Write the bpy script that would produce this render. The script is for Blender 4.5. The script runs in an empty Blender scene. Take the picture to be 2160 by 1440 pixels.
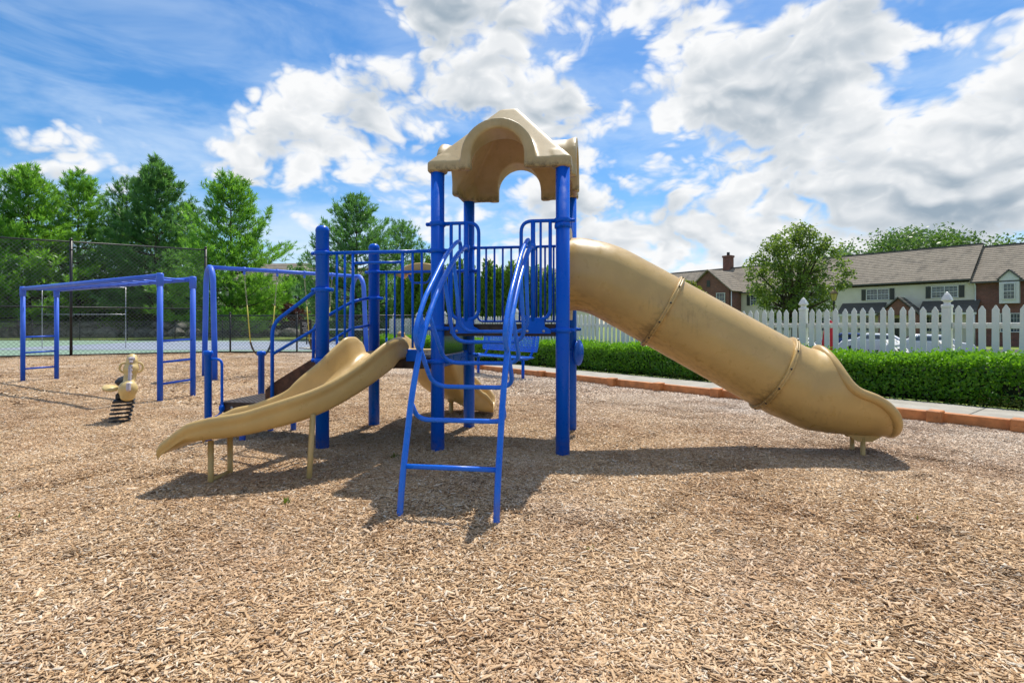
import bpy, bmesh, math, random
import numpy as np
from mathutils import Vector, Matrix

scene = bpy.context.scene
COL = scene.collection
rng = np.random.default_rng(7)
random.seed(7)

# ------------------------------------------------------------------ camera
cam_d = bpy.data.cameras.new("camera")
cam = bpy.data.objects.new("camera", cam_d)
COL.objects.link(cam)
cam.location = (0, 0, 1.2)
cam.rotation_euler = (math.radians(90), 0, 0)
cam_d.sensor_width = 36.0
cam_d.lens = 18.9
cam_d.shift_y = -34.0 / 2160.0
cam_d.clip_start = 0.05
cam_d.clip_end = 3000
scene.camera = cam
CAMZ = 1.2

# ------------------------------------------------------------------ light
SUN = Vector((0.17, 0.50, 1.0)).normalized()          # towards the sun
sun_d = bpy.data.lights.new("sun", 'SUN')
sun_d.energy = 3.9
sun_d.angle = math.radians(0.53)
sun_d.color = (1.0, 0.95, 0.87)
sun = bpy.data.objects.new("sun", sun_d)
COL.objects.link(sun)
sun.rotation_euler = SUN.to_track_quat('Z', 'Y').to_euler()
sun.location = (10, 30, 60)

scene.view_settings.view_transform = 'Standard'
scene.view_settings.look = 'None'
scene.view_settings.exposure = 0.38
scene.view_settings.gamma = 1.0
scene.view_settings.use_curve_mapping = False
scene.cycles.max_bounces = 6
scene.cycles.diffuse_bounces = 3
scene.cycles.glossy_bounces = 2
scene.cycles.transmission_bounces = 4
scene.cycles.transparent_max_bounces = 4
scene.cycles.caustics_reflective = False
scene.cycles.caustics_refractive = False


class NT:
    """small helper round a node tree"""
    def __init__(self, tree):
        self.t = tree
        self.n = tree.nodes
    def add(self, typ, **kw):
        nd = self.n.new(typ)
        for k, v in kw.items():
            if k.startswith('i_'):
                nd.inputs[k[2:].replace('_', ' ')].default_value = v
            else:
                setattr(nd, k, v)
        return nd
    def link(self, a, b):
        self.t.links.new(a, b)
    def val(self, x, sock):
        if hasattr(x, 'is_output'):
            self.link(x, sock)
        else:
            sock.default_value = x
    def math(self, op, a, b=0.0, c=None, clamp=False):
        nd = self.n.new('ShaderNodeMath'); nd.operation = op; nd.use_clamp = clamp
        self.val(a, nd.inputs[0]); self.val(b, nd.inputs[1])
        if c is not None: self.val(c, nd.inputs[2])
        return nd.outputs[0]
    def vmath(self, op, a, b=(0, 0, 0), scale=None):
        nd = self.n.new('ShaderNodeVectorMath'); nd.operation = op
        self.val(a, nd.inputs[0])
        if op == 'SCALE':
            self.val(scale, nd.inputs['Scale'])
        else:
            self.val(b, nd.inputs[1])
        return nd.outputs['Value'] if op in ('DOT_PRODUCT', 'LENGTH', 'DISTANCE') else nd.outputs[0]
    def rng(self, x, a, b, c=0.0, d=1.0, smooth=True):
        nd = self.n.new('ShaderNodeMapRange'); nd.interpolation_type = 'SMOOTHSTEP' if smooth else 'LINEAR'
        self.val(x, nd.inputs[0])
        for i, v in enumerate((a, b, c, d)): self.val(v, nd.inputs[i + 1])
        return nd.outputs[0]
    def mix(self, f, a, b, mode='MIX'):
        nd = self.n.new('ShaderNodeMix'); nd.data_type = 'RGBA'; nd.blend_type = mode
        self.val(f, nd.inputs[0])
        for x, s in ((a, nd.inputs[6]), (b, nd.inputs[7])):
            if hasattr(x, 'is_output'): self.link(x, s)
            else: s.default_value = (*x, 1.0) if len(x) == 3 else x
        return nd.outputs[2]
    def noise(self, vec=None, scale=5.0, detail=4.0, rough=0.55, dist=0.0):
        nd = self.n.new('ShaderNodeTexNoise')
        nd.inputs['Scale'].default_value = scale
        nd.inputs['Detail'].default_value = detail
        nd.inputs['Roughness'].default_value = rough
        nd.inputs['Distortion'].default_value = dist
        if vec is not None: self.link(vec, nd.inputs['Vector'])
        return nd.outputs[0]


# ------------------------------------------------------------------ sky
world = bpy.data.worlds.new("World")
scene.world = world
world.use_nodes = True
world.cycles.sampling_method = 'MANUAL'
world.cycles.sample_map_resolution = 256
W = NT(world.node_tree)
W.n.clear()
w_out = W.add('ShaderNodeOutputWorld')
w_bg = W.add('ShaderNodeBackground')
w_bg.inputs['Strength'].default_value = 0.15
W.link(w_bg.outputs[0], w_out.inputs['Surface'])
sky = W.add('ShaderNodeTexSky')
sky.sky_type = 'NISHITA'
sky.sun_disc = False
sky.sun_elevation = math.asin(SUN.z)
sky.sun_rotation = math.atan2(SUN.x, SUN.y)
sky.air_density = 1.0
sky.dust_density = 0.7
sky.ozone_density = 2.2
sky.altitude = 100
hs = W.add('ShaderNodeHueSaturation')
hs.inputs['Saturation'].default_value = 1.42
hs.inputs['Value'].default_value = 0.74
W.link(sky.outputs[0], hs.inputs['Color'])
sky_col = hs.outputs[0]
tc = W.add('ShaderNodeTexCoord')
D = W.vmath('NORMALIZE', tc.outputs['Generated'])
sep = W.add('ShaderNodeSeparateXYZ'); W.link(D, sep.inputs[0])
dz = sep.outputs[2]
DS = W.vmath('MULTIPLY', D, (1.0, 1.0, 1.5))       # clouds lie flatter than they are wide

def px_dir(x, y):
    v = Vector(((x - 1080) / 1134, 1.0, (686 - y) / 1134)); return v.normalized()

# where the cloud banks stand: direction, angular size, weight
BANKS = [((640, 190), 0.16, 0.26), ((760, 240), 0.19, 0.26), ((700, 330), 0.24, 0.24), ((840, 345), 0.15, 0.19), ((560, 270), 0.12, 0.18),
         ((1040, 30), 0.20, 0.22), ((900, 20), 0.13, 0.14), ((960, 190), 0.17, 0.18), ((1130, 240), 0.17, 0.20), ((1270, 260), 0.12, 0.14), ((1190, 160), 0.08, 0.08),
         ((1330, 0), 0.15, 0.19), ((1480, 0), 0.14, 0.16), ((740, 90), 0.06, 0.10), ((610, 20), 0.06, 0.10), ((500, 10), 0.05, 0.10),
         ((1480, 150), 0.15, 0.19), ((1640, 130), 0.20, 0.22), ((1790, 60), 0.18, 0.20), ((1560, 240), 0.20, 0.18), ((1760, 260), 0.29, 0.21), ((2000, 280), 0.25, 0.17), ((2150, 200), 0.19, 0.15), ((2110, 60), 0.14, 0.15),
         ((1330, 440), 0.26, 0.17), ((1600, 450), 0.30, 0.19), ((1900, 460), 0.30, 0.18), ((2150, 430), 0.24, 0.15), ((1250, 500), 0.26, 0.15), ((1050, 500), 0.26, 0.12), ((1650, 540), 0.4, 0.12),
         ((345, 300), 0.055, 0.15), ((230, 335), 0.17, 0.19), ((440, 345), 0.17, 0.19), ((60, 325), 0.19, 0.18), ((640, 470), 0.06, 0.13), ((540, 400), 0.2, 0.05),
         ((200, 120), 0.50, -0.14), ((430, 90), 0.22, -0.08), ((1265, 130), 0.10, -0.14), ((1380, 350), 0.17, -0.15), ((1990, 150), 0.09, -0.10), ((60, 180), 0.3, -0.10)]
bias = None
for (px, py), s, w in BANKS:
    d = px_dir(px, py)
    dist = W.vmath('DISTANCE', DS, (d.x, d.y, d.z * 1.5))
    g = W.rng(dist, 0.0, s, w, 0.0)
    if bias is None: bias = g
    elif w < 0: bias = W.math('ADD', bias, g)
    else: bias = W.math('SUBTRACT', W.math('ADD', bias, g), W.math('MULTIPLY', W.math('MULTIPLY', bias, g), 3.0))
warp = W.add('ShaderNodeTexNoise'); warp.inputs['Scale'].default_value = 7.0; warp.inputs['Detail'].default_value = 2.0
W.link(DS, warp.inputs['Vector'])
wv = W.vmath('SCALE', W.vmath('SUBTRACT', warp.outputs['Color'], (0.5, 0.5, 0.5)), scale=0.07)
P1 = W.vmath('ADD', DS, wv)
def billow(vec, sc):
    return W.math('ABSOLUTE', W.math('SUBTRACT', W.noise(vec, sc, 0.0, 0.5), 0.5))
def dens(vec):
    a = W.noise(vec, 5.0, 6.0, 0.60)
    b = W.math('ADD', billow(vec, 13.0), W.math('ADD', W.math('MULTIPLY', billow(vec, 27.0), 0.55), W.math('MULTIPLY', billow(vec, 58.0), 0.30)))
    return W.math('ADD', W.math('MULTIPLY', a, 0.72), W.math('MULTIPLY', b, 0.42))
# extra unseen cloud overhead and behind, added to raise the fill light
bias = W.math('ADD', bias, W.math('ADD', W.rng(dz, 0.50, 0.75, 0.0, 0.10), W.rng(sep.outputs[1], 0.45, -0.1, 0.0, 0.05)))
n1 = W.math('ADD', dens(P1), bias)
# lighting: compare the softer density here with the density a little nearer the light
def soft(vec): return W.math('ADD', W.math('MULTIPLY', W.noise(vec, 5.0, 3.0, 0.55), 0.72), W.math('MULTIPLY', billow(vec, 13.0), 0.42))
m1 = soft(P1)
m2 = soft(W.vmath('ADD', P1, (0.006, 0.0, 0.030)))
m3 = soft(W.vmath('ADD', P1, (0.012, 0.0, 0.10)))
TH = 0.545
cover = W.rng(n1, TH - 0.015, TH + 0.115)
thick = W.rng(n1, TH + 0.05, TH + 0.24)
fine = W.rng(W.math('SUBTRACT', m1, m2), -0.07, 0.07)
broad = W.rng(W.math('SUBTRACT', m1, m3), -0.17, 0.15)
grain = W.rng(W.math('SUBTRACT', n1, W.math('ADD', m1, bias)), -0.02, 0.10, -0.08, 0.10)
lit = W.math('ADD', W.math('MULTIPLY', W.math('SUBTRACT', 1.0, thick), 0.46), W.math('ADD', W.math('MULTIPLY', fine, 0.26), W.math('MULTIPLY', broad, 0.40)))
lit = W.rng(W.math('ADD', lit, grain), 0.10, 0.84, smooth=False)
cl = W.mix(lit, (1.75, 2.2, 2.65), (4.95, 5.0, 5.05))
# thin high veil and haze near the horizon
veil = W.noise(W.vmath('MULTIPLY', D, (2.0, 2.0, 7.0)), 1.9, 5.0, 0.6, 0.4)
veil = W.math('MULTIPLY', W.rng(veil, 0.34, 0.70), W.rng(dz, 0.05, 0.5, 0.78, 0.28))
base = W.mix(veil, sky_col, (3.9, 4.6, 5.4))
W.link(W.mix(cover, base, cl), w_bg.inputs['Color'])


# ------------------------------------------------------------------ materials
MATS = {}
def new_mat(name):
    m = bpy.data.materials.new(name); m.use_nodes = True
    t = NT(m.node_tree); t.n.clear()
    out = t.add('ShaderNodeOutputMaterial')
    MATS[name] = m
    return m, t, out

def principled(t, out, color, rough=0.5, metal=0.0, spec=0.5):
    b = t.add('ShaderNodeBsdfPrincipled')
    t.val(color if hasattr(color, 'is_output') else (*color, 1.0), b.inputs['Base Color'])
    t.val(rough, b.inputs['Roughness'])
    b.inputs['Metallic'].default_value = metal
    b.inputs['Specular IOR Level'].default_value = spec
    t.link(b.outputs[0], out.inputs['Surface'])
    return b

def bump(t, b, height, strength=0.3, dist=0.01):
    bp = t.add('ShaderNodeBump'); bp.inputs['Strength'].default_value = strength; bp.inputs['Distance'].default_value = dist
    t.link(height, bp.inputs['Height']); t.link(bp.outputs[0], b.inputs['Normal'])

def simple(name, col, rough=0.5, var=0.12, scale=6.0, metal=0.0, spec=0.5, bmp=0.0, bscale=60.0):
    m, t, out = new_mat(name)
    pos = t.add('ShaderNodeNewGeometry').outputs['Position']
    n = t.noise(pos, scale, 5.0, 0.6)
    f = t.rng(n, 0.3, 0.7)
    c = t.mix(f, tuple(x * (1 - var) for x in col), tuple(min(1, x * (1 + var)) for x in col))
    b = principled(t, out, c, rough, metal, spec)
    if bmp: bump(t, b, t.noise(pos, bscale, 4.0, 0.6), bmp, 0.01)
    return m

def paint(name, col, faded, rough=0.32, fade=0.25, zlight=False, spec=0.2):
    """powder-coat paint that has chalked in blotches, scuffed here and there"""
    m, t, out = new_mat(name)
    pos = t.add('ShaderNodeNewGeometry').outputs['Position']
    f = t.math('MULTIPLY', t.rng(t.noise(pos, 2.3, 5.0, 0.6), 0.35, 0.75), fade)
    if zlight:      # light tone painted into the colour, stronger with height, broken by blotches
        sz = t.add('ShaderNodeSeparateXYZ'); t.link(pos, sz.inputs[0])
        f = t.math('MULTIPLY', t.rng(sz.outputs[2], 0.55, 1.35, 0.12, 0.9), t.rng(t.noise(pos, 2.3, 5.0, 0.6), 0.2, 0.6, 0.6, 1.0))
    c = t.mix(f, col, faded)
    sc = t.rng(t.noise(pos, 30.0, 7.0, 0.75), 0.655, 0.70)
    c = t.mix(t.math('MULTIPLY', sc, 0.5), c, tuple(x * 0.35 for x in col))
    mpw = t.add('ShaderNodeMapping'); mpw.inputs['Scale'].default_value = (60, 60, 14); t.link(pos, mpw.inputs['Vector'])
    c = t.mix(t.math('MULTIPLY', t.rng(t.noise(mpw.outputs[0], 1.0, 5.0, 0.7), 0.64, 0.72), 0.30), c, (0.10, 0.22, 0.60))
    szz = t.add('ShaderNodeSeparateXYZ'); t.link(pos, szz.inputs[0])
    dust = t.math('MULTIPLY', t.rng(szz.outputs[2], 0.02, 0.22, 1.0, 0.0), t.rng(t.noise(pos, 18.0, 5.0, 0.7), 0.35, 0.65))
    c = t.mix(t.math('MULTIPLY', dust, 0.4), c, (0.20, 0.15, 0.10))
    r = t.rng(t.noise(pos, 12.0, 4.0, 0.6), 0.3, 0.7, rough - 0.07, rough + 0.12)
    b = principled(t, out, c, r)
    b.inputs['Specular IOR Level'].default_value = spec
    b.inputs['Coat Weight'].default_value = 0.04
    b.inputs['Coat Roughness'].default_value = 0.2
    bump(t, b, t.noise(pos, 160.0, 2.0, 0.5), 0.06, 0.004)
    return m

paint('blue', (0.0004, 0.105, 0.64), (0.002, 0.15, 0.74), 0.31, 0.4)
paint('blue_tube', (0.006, 0.14, 0.74), (0.03, 0.24, 0.85), 0.26, 0.6, spec=0.4)
paint('blue_lit_top', (0.004, 0.095, 0.62), (0.095, 0.21, 0.82), 0.40, 1.0, zlight=True)

def plastic(name, col, dark, rough=0.36, dirt=0.5, streak=True, grime=False):
    m, t, out = new_mat(name)
    g = t.add('ShaderNodeNewGeometry'); pos = g.outputs['Position']
    tcn = t.add('ShaderNodeTexCoord')
    f = t.rng(t.noise(pos, 3.0, 6.0, 0.62), 0.3, 0.72)
    c = t.mix(f, tuple(x * 0.9 for x in col), tuple(min(1, x * 1.07) for x in col))
    if streak:
        mp = t.add('ShaderNodeMapping'); mp.inputs['Scale'].default_value = (34, 34, 5.0)
        t.link(pos, mp.inputs['Vector'])
        s = t.noise(mp.outputs[0], 1.0, 6.0, 0.7)
        big = t.rng(t.noise(pos, 1.7, 5.0, 0.65), 0.52, 0.72)
        mask = t.math('MULTIPLY', t.rng(s, 0.47, 0.68), big)
        c = t.mix(t.math('MULTIPLY', mask, dirt), c, dark)
    if grime:
        # mildew that has crept out from the bolted joints and run along the belly of the tube
        sep = t.add('ShaderNodeSeparateXYZ'); t.link(pos, sep.inputs[0])
        u = t.vmath('DOT_PRODUCT', t.vmath('SUBTRACT', pos, (-0.70, 5.06, 0)), (0.988, -0.15, 0))
        a = t.math('SUBTRACT', t.math('MULTIPLY', u, 0.868), t.math('MULTIPLY', sep.outputs[2], 0.497))
        b = t.math('SUBTRACT', t.math('ADD', t.math('MULTIPLY', u, 0.497), t.math('MULTIPLY', sep.outputs[2], 0.868)), 2.208)
        mp2 = t.add('ShaderNodeMapping'); mp2.inputs['Scale'].default_value = (9, 30, 22); t.link(pos, mp2.inputs['Vector'])
        ns = t.noise(mp2.outputs[0], 1.0, 8.0, 0.72)
        for sa in (1.168, 2.369):
            j = t.rng(t.math('ABSOLUTE', t.math('SUBTRACT', a, sa - 0.03)), 0.0, 0.17, 1.0, 0.0)
            j = t.math('MULTIPLY', j, t.rng(b, -0.30, 0.10, 1.0, 0.15))
            j = t.math('MULTIPLY', t.rng(t.math('ADD', ns, t.math('MULTIPLY', j, 0.22)), 0.56, 0.74), j)
            c = t.mix(t.math('MULTIPLY', j, 0.5), c, dark)
        belly = t.math('MULTIPLY', t.rng(b, -0.36, -0.12, 1.0, 0.0), t.rng(ns, 0.44, 0.62))
        c = t.mix(t.math('MULTIPLY', belly, 0.38), c, dark)
    sp = t.rng(t.noise(pos, 55.0, 5.0, 0.7), 0.66, 0.74)
    c = t.mix(t.math('MULTIPLY', sp, 0.3 * dirt), c, dark)
    r = t.rng(t.noise(pos, 9.0, 4.0, 0.6), 0.3, 0.7, rough - 0.08, rough + 0.14)
    b = principled(t, out, c, r)
    bump(t, b, t.noise(pos, 240.0, 2.0, 0.5), 0.05, 0.003)
    return m
plastic('tan', (0.55, 0.365, 0.13), (0.11, 0.06, 0.02), 0.33, 0.5, grime=True)
plastic('tan_clean', (0.59, 0.40, 0.145), (0.2, 0.12, 0.05), 0.34, 0.35)

def roof_mat():
    m, t, out = new_mat('roof_tan')
    g = t.add('ShaderNodeNewGeometry'); pos = g.outputs['Position']
    sx = t.add('ShaderNodeSeparateXYZ'); t.link(pos, sx.inputs[0])
    f = t.rng(t.noise(pos, 4.0, 6.0, 0.62), 0.3, 0.72)
    c = t.mix(f, (0.45, 0.325, 0.15), (0.54, 0.405, 0.21))
    # mildew that has grown along the drip edge
    edge = t.rng(sx.outputs[2], 2.635, 2.715, 1.0, 0.0)
    mo = t.math('MULTIPLY', edge, t.rng(t.noise(pos, 13.0, 9.0, 0.8), 0.40, 0.60))
    c = t.mix(t.math('MULTIPLY', mo, 0.7), c, (0.06, 0.045, 0.02))
    mp = t.add('ShaderNodeMapping'); mp.inputs['Scale'].default_value = (26, 26, 3.0)
    t.link(pos, mp.inputs['Vector'])
    s = t.rng(t.noise(mp.outputs[0], 1.0, 6.0, 0.7), 0.52, 0.72)
    c = t.mix(t.math('MULTIPLY', s, 0.28), c, (0.16, 0.12, 0.07))
    b = principled(t, out, c, 0.45)
    bump(t, b, t.noise(pos, 200.0, 2.0, 0.5), 0.05, 0.003)
roof_mat()

simple('deck', (0.035, 0.022, 0.016), 0.55, 0.5, 18.0, bmp=0.2)
simple('rust_plate', (0.085, 0.035, 0.018), 0.7, 0.55, 12.0, bmp=0.25)
simple('black_metal', (0.012, 0.012, 0.013), 0.4, 0.3)
simple('rubber', (0.02, 0.02, 0.02), 0.6, 0.3)
simple('steel', (0.45, 0.45, 0.45), 0.35, 0.15, metal=0.9)
simple('chain_galv', (0.42, 0.40, 0.30), 0.45, 0.2, metal=0.3)
simple('chain_yellow', (0.62, 0.52, 0.08), 0.5, 0.2)
simple('white_vinyl', (0.78, 0.755, 0.71), 0.42, 0.05, 3.0)
simple('white_paint', (0.72, 0.71, 0.68), 0.5, 0.06)
simple('trim_grey', (0.10, 0.095, 0.085), 0.6, 0.1)
simple('orange_timber', (0.53, 0.205, 0.065), 0.5, 0.22, 7.0, bmp=0.1)
simple('mesh_wire', (0.17, 0.18, 0.175), 0.35, 0.2, metal=0.3)
simple('stone', (0.15, 0.14, 0.125), 0.85, 0.55, 2.2, bmp=0.6, bscale=8.0)
simple('bark', (0.07, 0.05, 0.035), 0.9, 0.4, 9.0, bmp=0.5, bscale=25)
simple('bank_cover', (0.075, 0.105, 0.035), 0.95, 0.6, 1.2, bmp=0.8, bscale=5.0)
simple('soil', (0.045, 0.032, 0.022), 0.95, 0.5, 3.0, bmp=0.5)
simple('asphalt', (0.055, 0.055, 0.058), 0.85, 0.2, 3.0, bmp=0.2)
simple('shutter', (0.05, 0.05, 0.042), 0.5, 0.1)
simple('spring_yellow', (0.66, 0.49, 0.20), 0.4, 0.15, 8.0)
simple('spring_stripe', (0.50, 0.44, 0.46), 0.5, 0.12, 20.0)
simple('car_white', (0.75, 0.76, 0.78), 0.2, 0.03, spec=0.6)
simple('car_blue', (0.03, 0.07, 0.22), 0.2, 0.05, spec=0.6)
simple('red_cloth', (0.55, 0.012, 0.03), 0.7, 0.2)
simple('sign_black', (0.012, 0.012, 0.012), 0.5, 0.1)
simple('sign_white', (0.7, 0.7, 0.68), 0.5, 0.05)
simple('teal_panel', (0.010, 0.05, 0.085), 0.12, 0.3, 3.0, spec=0.7)
simple('lantern_glass', (0.45, 0.36, 0.12), 0.25, 0.1)
simple('brass', (0.10, 0.075, 0.03), 0.4, 0.1, metal=0.6)
simple('beige_siding', (0.50, 0.44, 0.31), 0.6, 0.08)

def siding():
    m, t, out = new_mat('siding')
    pos = t.add('ShaderNodeNewGeometry').outputs['Position']
    c = t.mix(t.rng(t.noise(pos, 0.8, 5.0, 0.6), 0.3, 0.7), (0.72, 0.645, 0.50), (0.80, 0.73, 0.58))
    principled(t, out, c, 0.55)
siding()

def brick():
    m, t, out = new_mat('brick')
    tcn = t.add('ShaderNodeTexCoord')
    bt = t.add('ShaderNodeTexBrick')
    mp = t.add('ShaderNodeMapping')
    t.link(tcn.outputs['UV'], mp.inputs['Vector']); t.link(mp.outputs[0], bt.inputs['Vector'])
    bt.inputs['Scale'].default_value = 1.0
    bt.inputs['Brick Width'].default_value = 0.22; bt.inputs['Row Height'].default_value = 0.075
    bt.inputs['Mortar Size'].default_value = 0.008
    bt.inputs['Color1'].default_value = (0.27, 0.085, 0.055, 1); bt.inputs['Color2'].default_value = (0.16, 0.05, 0.038, 1)
    bt.inputs['Mortar'].default_value = (0.25, 0.2, 0.17, 1)
    pos = t.add('ShaderNodeNewGeometry').outputs['Position']
    c = t.mix(t.rng(t.noise(pos, 1.2, 4.0, 0.6), 0.3, 0.7, 0.0, 0.35), bt.outputs[0], (0.10, 0.04, 0.03))
    principled(t, out, c, 0.85)
brick()

def shingles():
    m, t, out = new_mat('shingles')
    pos = t.add('ShaderNodeNewGeometry').outputs['Position']
    sx = t.add('ShaderNodeSeparateXYZ'); t.link(pos, sx.inputs[0])
    rows = t.math('FRACT', t.math('MULTIPLY', sx.outputs[2], 7.5))
    tone = t.rng(t.noise(pos, 2.4, 5.0, 0.7), 0.3, 0.7)
    c = t.mix(tone, (0.215, 0.18, 0.135), (0.30, 0.255, 0.195))
    mp = t.add('ShaderNodeMapping'); mp.inputs['Scale'].default_value = (0.9, 0.9, 0.16); t.link(pos, mp.inputs['Vector'])
    c = t.mix(t.math('MULTIPLY', t.rng(t.noise(mp.outputs[0], 1.0, 5.0, 0.6), 0.5, 0.66), 0.5), c, (0.085, 0.075, 0.06))
    c = t.mix(t.math('MULTIPLY', t.rng(rows, 0.0, 0.25, 1.0, 0.0), 0.3), c, (0.06, 0.05, 0.045))
    principled(t, out, c, 0.9)
shingles()

def glass_pane():
    m, t, out = new_mat('window_glass')
    pos = t.add('ShaderNodeNewGeometry').outputs['Position']
    c = t.mix(t.rng(t.noise(pos, 1.1, 3.0, 0.5), 0.35, 0.65), (0.02, 0.03, 0.04), (0.10, 0.12, 0.15))
    principled(t, out, c, 0.06, 0.0, 0.8)
glass_pane()

def leaf_mat(name, dark, light, trans=0.35, gloss=0.05, var_scale=0.5):
    m, t, out = new_mat(name)
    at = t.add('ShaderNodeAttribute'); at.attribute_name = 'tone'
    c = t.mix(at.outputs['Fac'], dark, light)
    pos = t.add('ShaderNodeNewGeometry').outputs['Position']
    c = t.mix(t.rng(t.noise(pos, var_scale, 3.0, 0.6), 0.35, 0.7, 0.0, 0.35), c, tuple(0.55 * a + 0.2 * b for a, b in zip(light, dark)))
    d = t.add('ShaderNodeBsdfDiffuse'); t.link(c, d.inputs['Color'])
    tr = t.add('ShaderNodeBsdfTranslucent')
    tcol = t.mix(0.5, c, (light[0] * 1.3, light[1] * 1.25, light[2] * 0.5)); t.link(tcol, tr.inputs['Color'])
    mx = t.add('ShaderNodeMixShader'); mx.inputs[0].default_value = trans
    t.link(d.outputs[0], mx.inputs[1]); t.link(tr.outputs[0], mx.inputs[2])
    gl = t.add('ShaderNodeBsdfGlossy'); gl.inputs['Roughness'].default_value = 0.4
    m2 = t.add('ShaderNodeMixShader'); m2.inputs[0].default_value = gloss
    t.link(mx.outputs[0], m2.inputs[1]); t.link(gl.outputs[0], m2.inputs[2])
    t.link(m2.outputs[0], out.inputs['Surface'])
leaf_mat('pine', (0.06, 0.20, 0.035), (0.29, 0.60, 0.07), 0.5)
leaf_mat('pine_dark', (0.045, 0.15, 0.055), (0.19, 0.42, 0.11), 0.48)
leaf_mat('arborvitae', (0.05, 0.14, 0.018), (0.18, 0.37, 0.04), 0.4, 0.02)
leaf_mat('hedge_leaf', (0.025, 0.13, 0.010), (0.22, 0.48, 0.025), 0.45, 0.03)
leaf_mat('tree_leaf', (0.065, 0.13, 0.03), (0.25, 0.37, 0.075), 0.5, 0.04)
leaf_mat('lime_leaf', (0.14, 0.20, 0.012), (0.26, 0.30, 0.02), 0.4)
leaf_mat('far_leaf', (0.05, 0.12, 0.03), (0.14, 0.27, 0.06), 0.42)
leaf_mat('red_leaf', (0.05, 0.012, 0.015), (0.12, 0.035, 0.035), 0.3)
leaf_mat('blade', (0.10, 0.16, 0.02), (0.20, 0.27, 0.03), 0.4)
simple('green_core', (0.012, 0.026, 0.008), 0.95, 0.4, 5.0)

def chip_mat():
    m, t, out = new_mat('chip')
    at = t.add('ShaderNodeAttribute'); at.attribute_name = 'tone'
    cr = t.add('ShaderNodeValToRGB'); el = cr.color_ramp.elements
    stops = [(0.0, (0.11, 0.06, 0.028)), (0.12, (0.30, 0.175, 0.082)), (0.28, (0.51, 0.335, 0.18)), (0.5, (0.68, 0.49, 0.30)),
             (0.66, (0.54, 0.345, 0.18)), (0.8, (0.74, 0.57, 0.39)), (0.92, (0.70, 0.60, 0.47)), (1.0, (0.80, 0.70, 0.53))]
    el[0].position, el[0].color = stops[0][0], (*stops[0][1], 1)
    el[1].position, el[1].color = stops[-1][0], (*stops[-1][1], 1)
    for p, c in stops[1:-1]:
        e = el.new(p); e.color = (*c, 1)
    t.link(at.outputs['Fac'], cr.inputs[0])
    pos = t.add('ShaderNodeNewGeometry').outputs['Position']
    sx = t.add('ShaderNodeSeparateXYZ'); t.link(pos, sx.inputs[0])
    big = t.noise(pos, 0.42, 5.0, 0.62)
    # bleached grey where the bed lies driest, out by the kerb; redder elsewhere
    side = t.math('ADD', t.math('MULTIPLY', sx.outputs[0], 0.785), t.math('MULTIPLY', sx.outputs[1], 0.62))
    w = t.math('ADD', t.rng(side, 3.8, 8.2, 0.0, 0.6), t.rng(big, 0.48, 0.74, 0.0, 0.4), clamp=True)
    hsv = t.add('ShaderNodeHueSaturation'); hsv.inputs['Saturation'].default_value = 0.45; hsv.inputs['Value'].default_value = 1.06
    t.link(cr.outputs[0], hsv.inputs['Color'])
    c = t.mix(w, cr.outputs[0], hsv.outputs[0])
    br = t.rng(t.noise(pos, 0.9, 6.0, 0.66), 0.42, 0.66, 0.0, 0.52)
    c = t.mix(br, c, t.mix(1.0, c, (0.62, 0.50, 0.42), 'MULTIPLY'))
    wet = t.rng(t.noise(pos, 2.3, 6.0, 0.7), 0.58, 0.72, 0.0, 0.8)
    c = t.mix(wet, c, (0.12, 0.075, 0.045))
    gr = t.rng(t.noise(pos, 190.0, 2.0, 0.6), 0.3, 0.7, 0.85, 1.1)
    c = t.mix(1.0, c, t.vmath('SCALE', (1, 1, 1), scale=gr), 'MULTIPLY')
    principled(t, out, c, 0.8, 0.0, 0.25)
chip_mat()

def mulch_mat():
    m, t, out = new_mat('mulch')
    pos = t.add('ShaderNodeNewGeometry').outputs['Position']
    n = t.noise(pos, 26.0, 6.0, 0.75)
    c = t.mix(t.rng(n, 0.35, 0.65), (0.07, 0.042, 0.025), (0.34, 0.24, 0.15))
    b = principled(t, out, c, 0.95, 0.0, 0.2)
    bump(t, b, n, 0.8, 0.03)
mulch_mat()

def ground_mats():
    m, t, out = new_mat('grass_ground')
    pos = t.add('ShaderNodeNewGeometry').outputs['Position']
    c = t.mix(t.rng(t.noise(pos, 1.6, 6.0, 0.7), 0.3, 0.7), (0.10, 0.16, 0.025), (0.24, 0.30, 0.04))
    b = principled(t, out, c, 0.95); bump(t, b, t.noise(pos, 30.0, 4.0, 0.7), 0.8, 0.03)
    m, t, out = new_mat('court_green')
    pos = t.add('ShaderNodeNewGeometry').outputs['Position']
    c = t.mix(t.rng(t.noise(pos, 0.7, 5.0, 0.65), 0.3, 0.7), (0.16, 0.255, 0.18), (0.22, 0.32, 0.235))
    principled(t, out, c, 0.8)
    m, t, out = new_mat('court_blue')
    pos = t.add('ShaderNodeNewGeometry').outputs['Position']
    c = t.mix(t.rng(t.noise(pos, 0.7, 5.0, 0.65), 0.3, 0.7), (0.20, 0.24, 0.31), (0.26, 0.30, 0.375))
    principled(t, out, c, 0.8)
    m, t, out = new_mat('concrete')
    pos = t.add('ShaderNodeNewGeometry').outputs['Position']
    n = t.noise(pos, 3.0, 7.0, 0.7)
    c = t.mix(t.rng(n, 0.3, 0.7), (0.30, 0.28, 0.235), (0.42, 0.395, 0.34))
    c = t.mix(t.rng(t.noise(pos, 14.0, 5.0, 0.75), 0.62, 0.72, 0.0, 0.5), c, (0.12, 0.10, 0.08))
    b = principled(t, out, c, 0.9); bump(t, b, t.noise(pos, 70.0, 4.0, 0.7), 0.3, 0.006)
ground_mats()

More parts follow.
